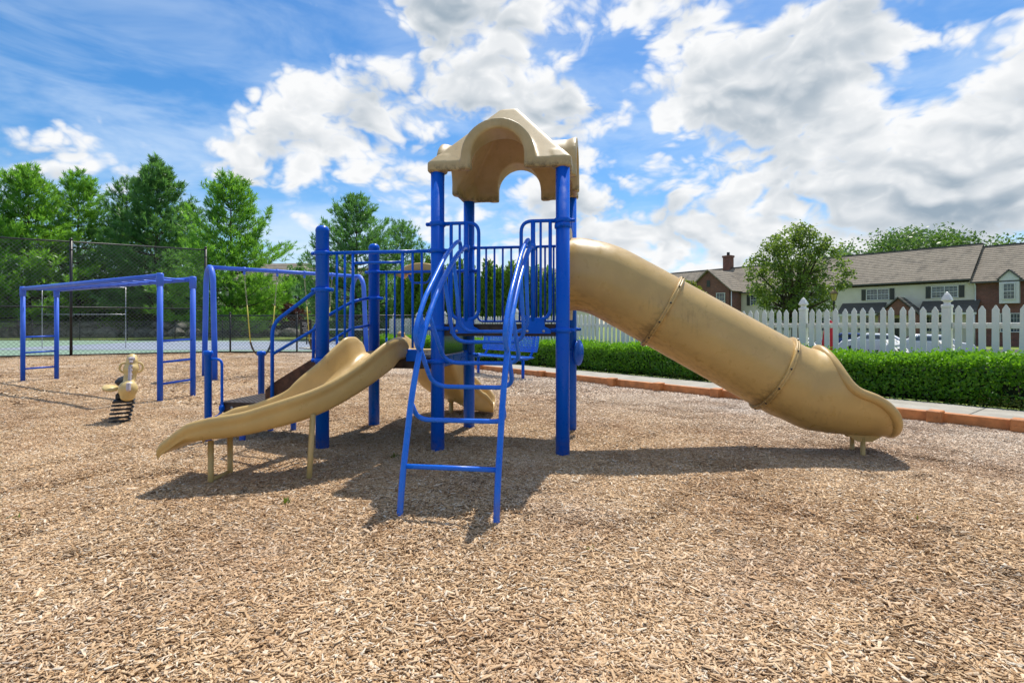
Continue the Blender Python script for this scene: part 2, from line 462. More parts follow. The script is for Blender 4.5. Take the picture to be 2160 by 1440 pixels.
# ------------------------------------------------------------------ geometry helpers
class MB:
    """collects shapes, then becomes ONE mesh object"""
    def __init__(self):
        self.v = []; self.f = []; self.sm = []; self.n = 0
    def raw(self, verts, faces, smooth=False):
        verts = [tuple(map(float, p)) for p in verts]
        o = self.n
        self.v += verts; self.n += len(verts)
        self.f += [tuple(i + o for i in fc) for fc in faces]
        self.sm += [smooth] * len(faces)
        return self
    def box(self, c, s, rot=None, bev=0.0):
        hx, hy, hz = s[0] / 2, s[1] / 2, s[2] / 2
        if bev > 0:
            bev = min(bev, hx * .9, hy * .9, hz * .9)
            pts = []
            for sx in (-1, 1):
                for sy in (-1, 1):
                    for sz in (-1, 1):
                        pts += [(sx * hx, sy * (hy - bev), sz * (hz - bev)), (sx * (hx - bev), sy * hy, sz * (hz - bev)), (sx * (hx - bev), sy * (hy - bev), sz * hz)]
            bm = bmesh.new()
            for p in pts: bm.verts.new(p)
            bmesh.ops.convex_hull(bm, input=bm.verts)
            bmesh.ops.dissolve_limit(bm, angle_limit=0.01, verts=bm.verts, edges=bm.edges)
            bm.verts.index_update()
            vs = [v.co.copy() for v in bm.verts]; fs = [[v.index for v in f.verts] for f in bm.faces]
            bm.free()
        else:
            vs = [Vector((sx * hx, sy * hy, sz * hz)) for sx in (-1, 1) for sy in (-1, 1) for sz in (-1, 1)]
            fs = [(0, 1, 3, 2), (4, 6, 7, 5), (0, 4, 5, 1), (2, 3, 7, 6), (0, 2, 6, 4), (1, 5, 7, 3)]
        if rot is not None: vs = [rot @ v for v in vs]
        c = Vector(c)
        return self.raw([v + c for v in vs], fs)
    def tube(self, pts, r, seg=12, cap=True, closed=False, smooth=True):
        P = [Vector(p) for p in pts]
        n = len(P)
        R = r if isinstance(r, (list, tuple, np.ndarray)) else [r] * n
        T = []
        for i in range(n):
            if closed: a, b = P[i - 1], P[(i + 1) % n]
            else: a, b = P[max(i - 1, 0)], P[min(i + 1, n - 1)]
            d = b - a
            T.append(d.normalized() if d.length > 1e-9 else Vector((0, 0, 1)))
        up = Vector((0, 0, 1)) if abs(T[0].z) < 0.9 else Vector((1, 0, 0))
        N = (up - T[0] * up.dot(T[0])).normalized()
        vs = []
        for i in range(n):
            N = (N - T[i] * N.dot(T[i]))
            N = N.normalized() if N.length > 1e-6 else T[i].orthogonal().normalized()
            B = T[i].cross(N)
            for k in range(seg):
                a = 2 * math.pi * k / seg
                vs.append(P[i] + (N * math.cos(a) + B * math.sin(a)) * R[i])
        fs = []
        m = n if closed else n - 1
        for i in range(m):
            j = (i + 1) % n
            for k in range(seg):
                l = (k + 1) % seg
                fs.append((i * seg + k, i * seg + l, j * seg + l, j * seg + k))
        o = self.n
        self.raw(vs, fs, smooth)
        if cap and not closed:
            self.f.append(tuple(o + k for k in range(seg))[::-1]); self.sm.append(False)
            self.f.append(tuple(o + (n - 1) * seg + k for k in range(seg))); self.sm.append(False)
        return self
    def lathe(self, prof, c=(0, 0, 0), axis=(0, 0, 1), seg=20, smooth=True):
        q = Vector((0, 0, 1)).rotation_difference(Vector(axis).normalized())
        c = Vector(c)
        vs, fs = [], []
        n = len(prof)
        for r, z in prof:
            for k in range(seg):
                a = 2 * math.pi * k / seg
                vs.append(c + q @ Vector((r * math.cos(a), r * math.sin(a), z)))
        for i in range(n - 1):
            for k in range(seg):
                l = (k + 1) % seg
                fs.append((i * seg + k, i * seg + l, (i + 1) * seg + l, (i + 1) * seg + k))
        o = self.n
        self.raw(vs, fs, smooth)
        if prof[0][0] > 1e-6: self.f.append(tuple(o + k for k in range(seg))[::-1]); self.sm.append(False)
        if prof[-1][0] > 1e-6: self.f.append(tuple(o + (n - 1) * seg + k for k in range(seg))); self.sm.append(False)
        return self
    def prism(self, poly, ext):
        """planar polygon (3D points) pushed along ext"""
        e = Vector(ext); P = [Vector(p) for p in poly]; n = len(P)
        vs = P + [p + e for p in P]
        fs = [tuple(range(n))[::-1], tuple(range(n, 2 * n))] + [(i, (i + 1) % n, n + (i + 1) % n, n + i) for i in range(n)]
        return self.raw(vs, fs)
    def loft(self, rings, smooth=True, closed_ring=True, cap=False):
        m = len(rings[0]); vs = [p for r in rings for p in r]; fs = []
        for i in range(len(rings) - 1):
            for k in range(m if closed_ring else m - 1):
                l = (k + 1) % m
                fs.append((i * m + k, i * m + l, (i + 1) * m + l, (i + 1) * m + k))
        o = self.n
        self.raw(vs, fs, smooth)
        if cap:
            self.f.append(tuple(o + k for k in range(m))[::-1]); self.sm.append(False)
            self.f.append(tuple(o + (len(rings) - 1) * m + k for k in range(m))); self.sm.append(False)
        return self
    def mesh(self, name, mat, off=None, fix=True):
        me = bpy.data.meshes.new(name)
        v = self.v if off is None else [(p[0] - off[0], p[1] - off[1], p[2] - off[2]) for p in self.v]
        me.from_pydata(v, [], self.f)
        me.polygons.foreach_set('use_smooth', self.sm)
        if mat: me.materials.append(MATS[mat])
        if fix:
            bm = bmesh.new(); bm.from_mesh(me); bmesh.ops.recalc_face_normals(bm, faces=bm.faces); bm.to_mesh(me); bm.free()
        me.update()
        return me
    def build(self, name, mat, parent=None, label=None):
        """world-space shapes -> object; children keep their place in their thing's frame"""
        off = origin(parent) if parent is not None else Vector((0, 0, 0))
        o = bpy.data.objects.new(name, self.mesh(name, mat, off))
        COL.objects.link(o)
        if parent is not None: o.parent = parent
        if label: o['label'] = label
        return o

def origin(o):
    p = Vector((0, 0, 0))
    while o is not None:
        p += o.location; o = o.parent
    return p

def tag(o, label=None, cat=None, group=None, kind=None):
    if label: o['label'] = label
    if cat: o['category'] = cat
    if group: o['group'] = group
    if kind: o['kind'] = kind
    return o

def thing(name, loc, label, cat, group=None):
    o = bpy.data.objects.new(name, None); COL.objects.link(o)
    o.location = loc; o.empty_display_size = 0.2
    return tag(o, label, cat, group)

def fillet(pts, r, n=6, closed=False):
    """round the corners of a polyline"""
    P = [Vector(p) for p in pts]
    out = []
    N = len(P)
    for i in range(N):
        if not closed and i in (0, N - 1):
            out.append(P[i]); continue
        a, b, c = P[i - 1], P[i], P[(i + 1) % N]
        u, w = (a - b), (c - b)
        lu, lw = u.length, w.length
        rr = min(r, lu * 0.48, lw * 0.48)
        u.normalize(); w.normalize()
        s, e = b + u * rr, b + w * rr
        for k in range(n + 1):
            t = k / n
            out.append((s * (1 - t) + b * t) * (1 - t) + (b * (1 - t) + e * t) * t)
    return out

def spline(pts, n=8):
    """Catmull-Rom through points of any dimension"""
    A = np.array(pts, float)
    A = np.vstack([2 * A[0] - A[1], A, 2 * A[-1] - A[-2]])
    out = []
    for i in range(1, len(A) - 2):
        p0, p1, p2, p3 = A[i - 1], A[i], A[i + 1], A[i + 2]
        for k in range(n):
            t = k / n
            out.append(0.5 * (2 * p1 + (p2 - p0) * t + (2 * p0 - 5 * p1 + 4 * p2 - p3) * t * t + (3 * p1 - p0 - 3 * p2 + p3) * t ** 3))
    out.append(A[-2])
    return np.array(out)

def fast_mesh(name, verts, faces, mat, tone=None, smooth=False):
    """numpy arrays -> mesh; faces (F,3) or (F,4); tone per vertex"""
    me = bpy.data.meshes.new(name)
    nv, nf, k = len(verts), len(faces), faces.shape[1]
    me.vertices.add(nv); me.vertices.foreach_set('co', np.ascontiguousarray(verts, np.float32).ravel())
    me.loops.add(nf * k); me.loops.foreach_set('vertex_index', np.ascontiguousarray(faces, np.int32).ravel())
    me.polygons.add(nf)
    me.polygons.foreach_set('loop_start', np.arange(0, nf * k, k, dtype=np.int32))
    me.polygons.foreach_set('loop_total', np.full(nf, k, np.int32))
    if smooth: me.polygons.foreach_set('use_smooth', np.ones(nf, bool))
    me.materials.append(MATS[mat])
    me.update(calc_edges=True)
    if tone is not None:
        a = me.attributes.new('tone', 'FLOAT', 'POINT'); a.data.foreach_set('value', np.ascontiguousarray(tone, np.float32))
    me.validate()
    return me

def link_mesh(name, me, parent=None, loc=None):
    o = bpy.data.objects.new(name, me); COL.objects.link(o)
    if parent is not None: o.parent = parent
    if loc is not None: o.location = loc
    return o

def surface_nets(F, org, h):
    """isosurface F=0 of a grid -> verts, quads (vectorised)"""
    s = F < 0
    nx, ny, nz = F.shape
    acc = np.zeros((nx - 1, ny - 1, nz - 1, 3)); cnt = np.zeros((nx - 1, ny - 1, nz - 1))
    cor = [(a, b, c) for a in (0, 1) for b in (0, 1) for c in (0, 1)]
    def sl(c): return F[c[0]:nx - 1 + c[0], c[1]:ny - 1 + c[1], c[2]:nz - 1 + c[2]]
    for a in cor:
        for ax in range(3):
            if a[ax] == 1: continue
            b = list(a); b[ax] = 1
            fa, fb = sl(a), sl(b)
            x = (fa < 0) != (fb < 0)
            t = np.where(x, fa / np.where(x, fa - fb, 1), 0)
            for k in range(3):
                acc[..., k] += np.where(x, a[k] + (t if k == ax else 0), 0)
            cnt += x
    m = cnt > 0
    idx = -np.ones(m.shape, int); idx[m] = np.arange(m.sum())
    ijk = np.argwhere(m)
    V = (ijk + acc[m] / cnt[m][:, None]) * h + np.array(org)
    Q = []
    for ax in range(3):
        A = [slice(1, -1)] * 3; B = [slice(1, -1)] * 3
        A[ax] = slice(0, -1); B[ax] = slice(1, None)
        sa, sb = s[tuple(A)], s[tuple(B)]
        e = np.argwhere(sa != sb)
        fl = sa[sa != sb]
        o = np.array([1, 1, 1]); o[ax] = 0
        e = e + o
        u, w = (ax + 1) % 3, (ax + 2) % 3
        def cell(du, dw):
            c = e.copy(); c[:, u] += du; c[:, w] += dw
            return idx[c[:, 0], c[:, 1], c[:, 2]]
        q = np.stack([cell(-1, -1), cell(0, -1), cell(0, 0), cell(-1, 0)], 1)
        q[~fl] = q[~fl][:, ::-1]
        Q.append(q)
    return V, np.vstack(Q)

def smin(a, b, k):
    h = np.clip(0.5 + 0.5 * (b - a) / k, 0, 1)
    return b * (1 - h) + a * h - k * h * (1 - h)
def smax(a, b, k): return -smin(-a, -b, k)

def blades(C, DIR, NRM, L, Wd, tone):
    """leaf blades: rhombi with base at C growing along DIR; returns verts, quads, tone"""
    n = len(C)
    S = np.cross(DIR, NRM); S /= (np.linalg.norm(S, axis=1, keepdims=True) + 1e-9)
    U = np.cross(S, DIR)
    L = L[:, None]; Wd = Wd[:, None]
    v = np.empty((n, 4, 3))
    v[:, 0] = C
    v[:, 1] = C + DIR * L * 0.5 + S * Wd * 0.5 + U * L * 0.06
    v[:, 2] = C + DIR * L
    v[:, 3] = C + DIR * L * 0.5 - S * Wd * 0.5 + U * L * 0.06
    f = np.arange(n * 4).reshape(n, 4)
    return v.reshape(-1, 3), f, np.repeat(tone, 4)

def unit(a): return a / (np.linalg.norm(a, axis=-1, keepdims=True) + 1e-9)
def rdir(n): return unit(rng.normal(size=(n, 3)))

# local ground height of the chip bed, scuffed hollow where feet land
HOLLOWS = [(-2.9, 4.1, 0.45, 0.06), (3.75, 4.75, 0.40, 0.05), (-0.42, 3.05, 0.40, 0.05), (0.1, 7.3, 0.5, 0.05), (-6.0, 12.7, 0.6, 0.07), (-4.9, 13.6, 0.6, 0.07), (1.4, 3.2, 0.5, 0.03), (-2.2, 2.6, 0.6, 0.03), (2.9, 2.6, 0.7, -0.03), (0.3, 2.2, 0.6, -0.02)]
def gh(x, y):
    hol = 0
    for cx, cy, r, d in HOLLOWS: hol = hol - d * np.exp(-((x - cx) ** 2 + (y - cy) ** 2) / (r * r))
    return hol + 0.016 * np.sin(x * 1.3 + 0.7) * np.cos(y * 1.1 + 0.2) + 0.010 * np.sin(x * 2.9 + y * 1.7) + 0.006 * np.sin(x * 5.3 - y * 4.1)

# frames: the play tower's own axes, and the kerb line
EX, EY = Vector((0.988, -0.15, 0)), Vector((0.17, 0.985, 0))
FL = Vector((-0.70, 5.06, 0))
def P(u, v, z): return FL + EX * u + EY * v + Vector((0, 0, z))
BD, BN, B0 = Vector((-0.62, 0.785, 0)), Vector((0.785, 0.62, 0)), Vector((5.66, 5.94, 0))
def K(t, o, z=0.0): return B0 + BD * t + BN * o + Vector((0, 0, z))
def kt(px, o):
    q = (px - 1080) / 1134
    return (5.66 + 0.785 * o - q * (5.94 + 0.62 * o)) / (0.62 + 0.785 * q)
def at(px, y, Y): return Vector(((px - 1080) * Y / 1134, Y, CAMZ - (y - 686) * Y / 1134))
KROT = Matrix.Rotation(math.atan2(BD.y, BD.x), 3, 'Z')      # x along kerb
TROT = Matrix.Rotation(math.atan2(EX.y, EX.x), 3, 'Z')      # x along tower front

# ================================================================== SETTING
# ground sheet out to the horizon; drops away beyond the pool terrace behind the picket fence
def ground_sheet():
    xs = np.concatenate([[-900, -400, -150, -80], np.arange(-60, 61, 4.0), [80, 150, 400, 900]])
    ys = np.concatenate([[-200, -60], np.arange(-20, 121, 4.0), [160, 300, 600, 1200]])
    X, Y = np.meshgrid(xs, ys, indexing='ij')
    n = (X - B0.x) * BN.x + (Y - B0.y) * BN.y
    Z = -0.06 - 0.75 * np.clip((n - 9) / 5, 0, 1)
    v = np.stack([X, Y, Z], -1).reshape(-1, 3)
    a, b = len(xs), len(ys)
    i = np.arange(a - 1)[:, None] * b + np.arange(b - 1)[None, :]
    f = np.stack([i, i + b, i + b + 1, i + 1], -1).reshape(-1, 4)
    o = link_mesh('ground', fast_mesh('ground', v, f, 'grass_ground', smooth=True))
    tag(o, 'grass ground spreading out beyond the playground', kind='structure')
ground_sheet()

# chip bed: an undulating sheet up to the kerb
def mulch_bed():
    ts = np.arange(-9, 32, 0.3); ns = np.concatenate([np.arange(-40, -14, 1.0), np.arange(-14, 0.01, 0.28), [0.04]])
    T, Nn = np.meshgrid(ts, ns, indexing='ij')
    X = B0.x + BD.x * T + BN.x * Nn; Y = B0.y + BD.y * T + BN.y * Nn
    v = np.stack([X, Y, gh(X, Y)], -1).reshape(-1, 3)
    a, b = len(ts), len(ns)
    i = np.arange(a - 1)[:, None] * b + np.arange(b - 1)[None, :]
    f = np.stack([i, i + b, i + b + 1, i + 1], -1).reshape(-1, 4)
    o = link_mesh('mulch_bed', fast_mesh('mulch_bed', v, f, 'mulch', smooth=True))
    tag(o, 'bed of brown mulch under the loose wood chips', kind='structure')
mulch_bed()

# loose chips: heaps of real chips, laid over the bed by geometry nodes
def chip_heap(seed, R, n, big):
    r = np.random.default_rng(seed)
    rad = R * np.sqrt(r.random(n)) * (0.75 + 0.5 * r.random(n))
    ang = r.random(n) * 2 * math.pi
    c = np.stack([rad * np.cos(ang), rad * np.sin(ang), r.random(n) * 0.020 + 0.002], 1)
    L = np.clip(r.lognormal(math.log(0.0215), 0.47, n), 0.008, 0.085) * big
    Wd = np.clip(L * r.uniform(0.13, 0.40, n), 0.0035, 0.016 * big)
    Th = r.uniform(0.0014, 0.0040, n) * big
    yaw = r.random(n) * 2 * math.pi; pit = r.normal(0, 0.22, n); rol = r.normal(0, 0.32, n)
    cy, sy, cp, sp, cr, sr = np.cos(yaw), np.sin(yaw), np.cos(pit), np.sin(pit), np.cos(rol), np.sin(rol)
    ax = np.stack([cy * cp, sy * cp, sp], 1)
    ay = np.stack([-sy * cr + cy * sp * sr * -1, cy * cr - sy * sp * sr, cp * sr], 1)
    az = np.cross(ax, ay)
    corners = [(-1, -1, -1), (1, -0.75, -1), (0.9, 0.8, -1), (-0.95, 1, -1), (-0.9, -0.8, 1), (0.85, -0.6, 1), (0.8, 0.7, 1), (-0.9, 0.8, 1)]
    v = np.empty((n, 8, 3))
    tap = r.uniform(0.25, 1.0, n)
    for k, (a, b, d) in enumerate(corners):
        bb = b * (tap if a > 0 else 1.0)
        v[:, k] = c + ax * (a * L / 2)[:, None] + ay * (bb * Wd / 2)[:, None] + az * (d * Th / 2)[:, None]
    fq = np.array([(0, 3, 2, 1), (4, 5, 6, 7), (0, 1, 5, 4), (1, 2, 6, 5), (2, 3, 7, 6), (3, 0, 4, 7)])
    f = (np.arange(n)[:, None, None] * 8 + fq[None]).reshape(-1, 4)
    tone = np.repeat(np.clip(r.beta(2.0, 1.7, n), 0, 1), 8)
    return fast_mesh('chip_heap', v.reshape(-1, 3), f, 'chip', tone)

def in_bed(x, y):
    n = (x - B0.x) * BN.x + (y - B0.y) * BN.y
    t = (x - B0.x) * BD.x + (y - B0.y) * BD.y
    tall = (y - 23.0) - 0.579 * (x + 13.1)          # beyond the tall court fence
    return (n < -0.16) & (y < 23.0) & (tall < 0) & (t < 30)

def chips():
    coll = bpy.data.collections.new('chip_heaps')
    for k in range(6):
        coll.objects.link(bpy.data.objects.new('chip_heap', chip_heap(100 + k, 0.36, 6200, 1.0)))
    for k in range(2):
        coll.objects.link(bpy.data.objects.new('chip_heap', chip_heap(140 + k, 0.75, 3600, 1.9)))
    pts, idx = [], []
    r = np.random.default_rng(3)
    def grid(sp, y0, y1, lo, hi, far=False):
        ny = int((y1 - y0) / (sp * 0.866)) + 1
        for j in range(ny):
            y = y0 + j * sp * 0.866
            half = 0.99 * max(y, 0.6) + 1.0
            for i in range(-int(half / sp) - 1, int(half / sp) + 2):
                x = (i + 0.5 * (j % 2)) * sp + r.normal(0, sp * 0.12); yy = y + r.normal(0, sp * 0.12)
                if in_bed(x, yy): pts.append((x, yy, float(gh(x, yy)))); idx.append(int(r.integers(lo, hi)))
    grid(0.40, 1.0, 9.0, 0, 6)
    grid(0.80, 8.8, 23.0, 6, 8)
    me = bpy.data.meshes.new('wood_chips'); me.from_pydata(pts, [], [])
    n = len(pts)
    a = me.attributes.new('heap', 'INT', 'POINT'); a.data.foreach_set('value', np.array(idx, np.int32))
    a = me.attributes.new('turn', 'FLOAT_VECTOR', 'POINT')
    rot = np.zeros((n, 3), np.float32); rot[:, 2] = r.random(n) * 6.283; a.data.foreach_set('vector', rot.ravel())
    o = link_mesh('wood_chips', me)
    tag(o, 'loose tan and grey wood chips covering the playground', 'wood chips', kind='stuff')
    ng = bpy.data.node_groups.new('lay_chips', 'GeometryNodeTree')
    ng.interface.new_socket('Geometry', in_out='INPUT', socket_type='NodeSocketGeometry')
    ng.interface.new_socket('Geometry', in_out='OUTPUT', socket_type='NodeSocketGeometry')
    N = ng.nodes
    gi, go = N.new('NodeGroupInput'), N.new('NodeGroupOutput')
    ci = N.new('GeometryNodeCollectionInfo'); ci.inputs['Collection'].default_value = coll
    ci.inputs['Separate Children'].default_value = True; ci.inputs['Reset Children'].default_value = True
    ip = N.new('GeometryNodeInstanceOnPoints'); ip.inputs['Pick Instance'].default_value = True
    na = N.new('GeometryNodeInputNamedAttribute'); na.data_type = 'INT'; na.inputs['Name'].default_value = 'heap'
    nr = N.new('GeometryNodeInputNamedAttribute'); nr.data_type = 'FLOAT_VECTOR'; nr.inputs['Name'].default_value = 'turn'
    er = N.new('FunctionNodeEulerToRotation')
    l = ng.links.new
    l(gi.outputs[0], ip.inputs['Points']); l(ci.outputs[0], ip.inputs['Instance'])
    l(na.outputs['Attribute'], ip.inputs['Instance Index'])
    l(nr.outputs['Attribute'], er.inputs[0]); l(er.outputs[0], ip.inputs['Rotation'])
    l(ip.outputs[0], go.inputs[0])
    md = o.modifiers.new('lay_chips', 'NODES'); md.node_group = ng
chips()

# a few sprigs of weed in the chips
def weed(px, y, s, label):
    g = at(px, y, 1361 / (y - 686)); g.z = float(gh(g.x, g.y))
    n = 16
    C = np.tile(np.array([0, 0, 0.0]), (n, 1)) + rng.normal(0, 0.008 * s, (n, 3)) * [1, 1, 0.2]
    d = unit(rng.normal(size=(n, 3)) * [1, 1, 0.5] + [0, 0, 0.9])
    v, f, tn = blades(C, d, rdir(n), rng.uniform(0.04, 0.08, n) * s, rng.uniform(0.012, 0.02, n) * s, rng.random(n))
    o = link_mesh('weed', fast_mesh('weed', v, f, 'blade', tn), loc=g)
    tag(o, label, 'weed', 'weeds sprouting in the chips')
weed(605, 1072, 1.0, 'small green weed in the chips before the open chute')
weed(1930, 1112, 1.0, 'lone yellow-green weed in the chips near the right edge')
weed(1255, 1162, 0.8, 'tiny green weed in the chips in front of the tower')
weed(832, 965, 1.4, 'green weed growing in shade beside the climber leg')
weed(38, 1100, 0.8, 'tiny weed in the chips at the far left edge')

# tennis court
def court():
    m = MB()
    m.raw([(-13.25, 23.15, 0.045), (-1.5, 23.25, 0.045), (-1.5, 41.5, 0.045), (-95, 41.5, 0.045), (-95, -24.3, 0.045)], [(0, 1, 2, 3, 4)])
    o = m.build('tennis_court', 'court_green'); tag(o, 'faded green apron of the tennis court', kind='structure')
    m = MB(); m.raw([(-25.5, 25.2, 0.05), (-3.0, 25.2, 0.05), (-3.0, 38.5, 0.05), (-25.5, 38.5, 0.05)], [(0, 1, 2, 3)])
    m.build('playing_area', 'court_blue', o)
    m = MB()
    for (x0, y0, x1, y1) in [(-25.5, 26.2, -3, 26.28), (-25.5, 37.4, -3, 37.5), (-25.5, 29.0, -3, 29.09), (-14.3, 26.28, -14.22, 37.4), (-19.5, 29.09, -19.42, 37.4), (-8, 29.09, -7.92, 37.4)]:
        m.raw([(x0, y0, 0.055), (x1, y0, 0.055), (x1, y1, 0.055), (x0, y1, 0.055)], [(0, 1, 2, 3)])
    m.build('court_marking', 'white_paint', o)
    # net seen end on
    t = thing('tennis_net', (-6.5, 33, 0.05), 'dark tennis net with white band on the blue court', 'net')
    m = MB(); m.tube([(-6.5, 33, 0.05), (-6.5, 33, 1.02)], 0.04); m.build('post', 'black_metal', t)
    m = MB(); m.tube([(-12.6, 33, 0.05), (-12.6, 33, 1.02)], 0.04); m.build('post', 'black_metal', t)
    m = MB(); m.box((-9.55, 33, 0.95), (6.0, 0.03, 0.07)); m.build('band', 'white_paint', t)
    m = MB()
    for i in range(60): m.box((-12.5 + i * 0.1, 33, 0.48), (0.012, 0.01, 0.86))
    for k in range(6): m.box((-9.55, 33.005, 0.12 + k * 0.14), (6.0, 0.01, 0.012))
    m.build('netting', 'black_metal', t)
court()

# grass bank behind the court and the planting slope above the boulders
def bank():
    m = MB()
    prof = [(41.5, 0.05), (50.0, 0.06), (52.0, 0.25), (56, 2.6), (66, 4.4), (95, 5.0)]
    xs = list(range(-120, 1, 6))
    vs = [(x, y + 0.6 * math.sin(x * 0.3), z + (0.25 * math.sin(x * 0.5 + y) if z > 1 else 0)) for x in xs for y, z in prof]
    k = len(prof); fs = [(i * k + j, (i + 1) * k + j, (i + 1) * k + j + 1, i * k + j + 1) for i in range(len(xs) - 1) for j in range(k - 1)]
    m.raw(vs, fs, True)
    o = m.build('planting_bank', 'bank_cover'); tag(o, 'green planted slope rising behind the court', kind='structure')
    m = MB(); m.raw([(-120, 41.6, 0.07), (0.5, 41.6, 0.07), (0.5, 50.5, 0.09), (-120, 50.5, 0.09)], [(0, 1, 2, 3)])
    o = m.build('lawn_strip', 'grass_ground'); tag(o, 'strip of yellow-green lawn behind the tennis court', kind='structure')
bank()

def rock_mesh(seed, sx, sy, sz):
    r = np.random.default_rng(seed)
    bm = bmesh.new(); bmesh.ops.create_icosphere(bm, subdivisions=2, radius=1.0)
    K6 = unit(r.normal(size=(9, 3))); D6 = r.uniform(0.62, 0.92, 9)
    for v in bm.verts:
        c = np.array(v.co)
        for k, d in zip(K6, D6):
            e = c @ k - d
            if e > 0: c = c - k * e * 0.95
        c = c * (1 + 0.05 * math.sin(7 * c[0] + seed) * math.cos(6 * c[1] + 3 * c[2]))
        v.co = (c[0] * sx, c[1] * sy, c[2] * sz)
    me = bpy.data.meshes.new('boulder'); bm.to_mesh(me); bm.free(); me.materials.append(MATS['stone'])
    return me

def boulders():
    t = thing('boulder_wall', (-25, 51, 0), 'low retaining wall of stacked grey boulders beyond the tennis court', 'wall')
    ms = [rock_mesh(20 + k, 1, 1, 1) for k in range(7)]
    r = random.Random(5)
    x = -58.0
    while x < -12.5:
        w = r.uniform(1.0, 2.1)
        for row in range(2):
            if row and r.random() < 0.6: continue
            h = r.uniform(0.8, 1.25) if row == 0 else r.uniform(0.6, 0.95)
            o = link_mesh('boulder', r.choice(ms), t)
            o.location = (x + r.uniform(-.2, .2) + 25, r.uniform(-.3, .3) + row * 0.7, (0.42 if row == 0 else 1.15))
            o.scale = (w * 0.62, 0.8, h * 0.62); o.rotation_euler = (r.uniform(-.2, .2), r.uniform(-.2, .2), r.uniform(-.5, .5))
        x += w * 1.02
boulders()

# ------------------------------------------------------------------ chain-link fences
def chain_link(name, a, b, h, label, posts, rails, pitch=0.15, wire=0.0052, postr=0.05, base=0.04):
    a, b = Vector(a), Vector(b)
    d = (b - a); Ln = d.length; d.normalize()
    t = thing(name, a, label, 'fence')
    for s in posts:
        m = MB(); p = a + d * s
        m.tube([p + Vector((0, 0, -0.3)), p + Vector((0, 0, h + 0.06))], postr, 12)
        m.lathe([(postr * 1.15, h + 0.05), (postr * 1.15, h + 0.10), (postr * .7, h + 0.14), (0, h + 0.15)], p)
        for z in (0.3, h * 0.35, h * 0.65, h * 0.93): m.lathe([(postr, z - 0.025), (postr * 1.18, z - 0.02), (postr * 1.18, z + 0.02), (postr, z + 0.025)], p)
        m.build('post', 'black_metal', t)
    for z in rails:
        m = MB(); m.tube([a + Vector((0, 0, z)), b + Vector((0, 0, z))], 0.027, 8); m.build('rail', 'black_metal', t)
    # woven wire: two families of slanting strands
    Vs, Fs = [], []; n = 0
    nrm = np.array([-d.y, d.x, 0.0]); dd = np.array(d); aa = np.array(a)
    lo = base; H = h - lo
    for sgn in (1, -1):
        s = -H if sgn > 0 else 0.0
        e = Ln if sgn > 0 else Ln + H
        while s < e:
            p0, z0, p1, z1 = s, 0.0, s + sgn * H, H
            # clip to 0..Ln
            q = []
            for (pp, zz) in ((p0, z0), (p1, z1)):
                c = min(max(pp, 0.0), Ln)
                zz2 = zz + (c - pp) * sgn * 1.0 if c != pp else zz
                q.append((c, zz2))
            if abs(q[0][0] - q[1][0]) > 0.02:
                A = aa + dd * q[0][0] + np.array([0, 0, lo + q[0][1]]) + nrm * 0.006 * sgn
                B = aa + dd * q[1][0] + np.array([0, 0, lo + q[1][1]]) + nrm * 0.006 * sgn
                ax = unit(B - A); u = np.cross(ax, nrm); u = unit(u)
                for Pp in (A, B):
                    for k in range(3):
                        an = 2.094 * k
                        Vs.append(Pp + (u * math.cos(an) + nrm * math.sin(an)) * wire)
                for k in range(3):
                    l = (k + 1) % 3; Fs.append((n + k, n + l, n + 3 + l, n + 3 + k))
                n += 6
            s += pitch
    off = np.array(a)
    o = link_mesh('chain_link_mesh', fast_mesh('chain_link_mesh', np.array(Vs) - off, np.array(Fs), 'mesh_wire'), t)
    o['kind'] = 'stuff'
    return t

chain_link('tall_fence', (-27.2, 14.85, 0), (-13.1, 23.0, 0), 4.42, 'tall black chain link fence round the tennis court', [0.2, 6.0, 11.77, 16.28], [0.06, 1.9, 4.42])
chain_link('low_fence', (-13.0, 23.08, 0), (-2.0, 23.2, 0), 1.62, 'low black chain link fence along the near side of the court', [0.9, 3.75, 6.6, 9.3], [1.62, 0.06], postr=0.036)
chain_link('far_fence', (-42, 41.8, 0), (-4, 41.8, 0), 1.5, 'far black chain link fence between the court and the lawn', [1 + 3.7 * k for k in range(10)], [1.5, 0.06], 0.16, 0.006, 0.03)
# pale windscreen frame pipes standing inside the court
def court_gate():
    t = thing('practice_frame', (-21, 26.5, 0.05), 'thin grey pipe frame standing on the court behind the fence', 'frame')
    for x in (-23.6, -19.4):
        m = MB(); m.tube([(x, 27, 0.05), (x, 27, 3.1)], 0.016); m.build('upright', 'steel', t)
    m = MB(); m.tube([(-23.6, 27, 3.1), (-19.4, 27, 3.1)], 0.016); m.build('crossbar', 'steel', t)
    m = MB(); m.tube([(-23.6, 27, 1.75), (-19.4, 27, 1.75)], 0.014); m.build('crossbar', 'steel', t)
court_gate()

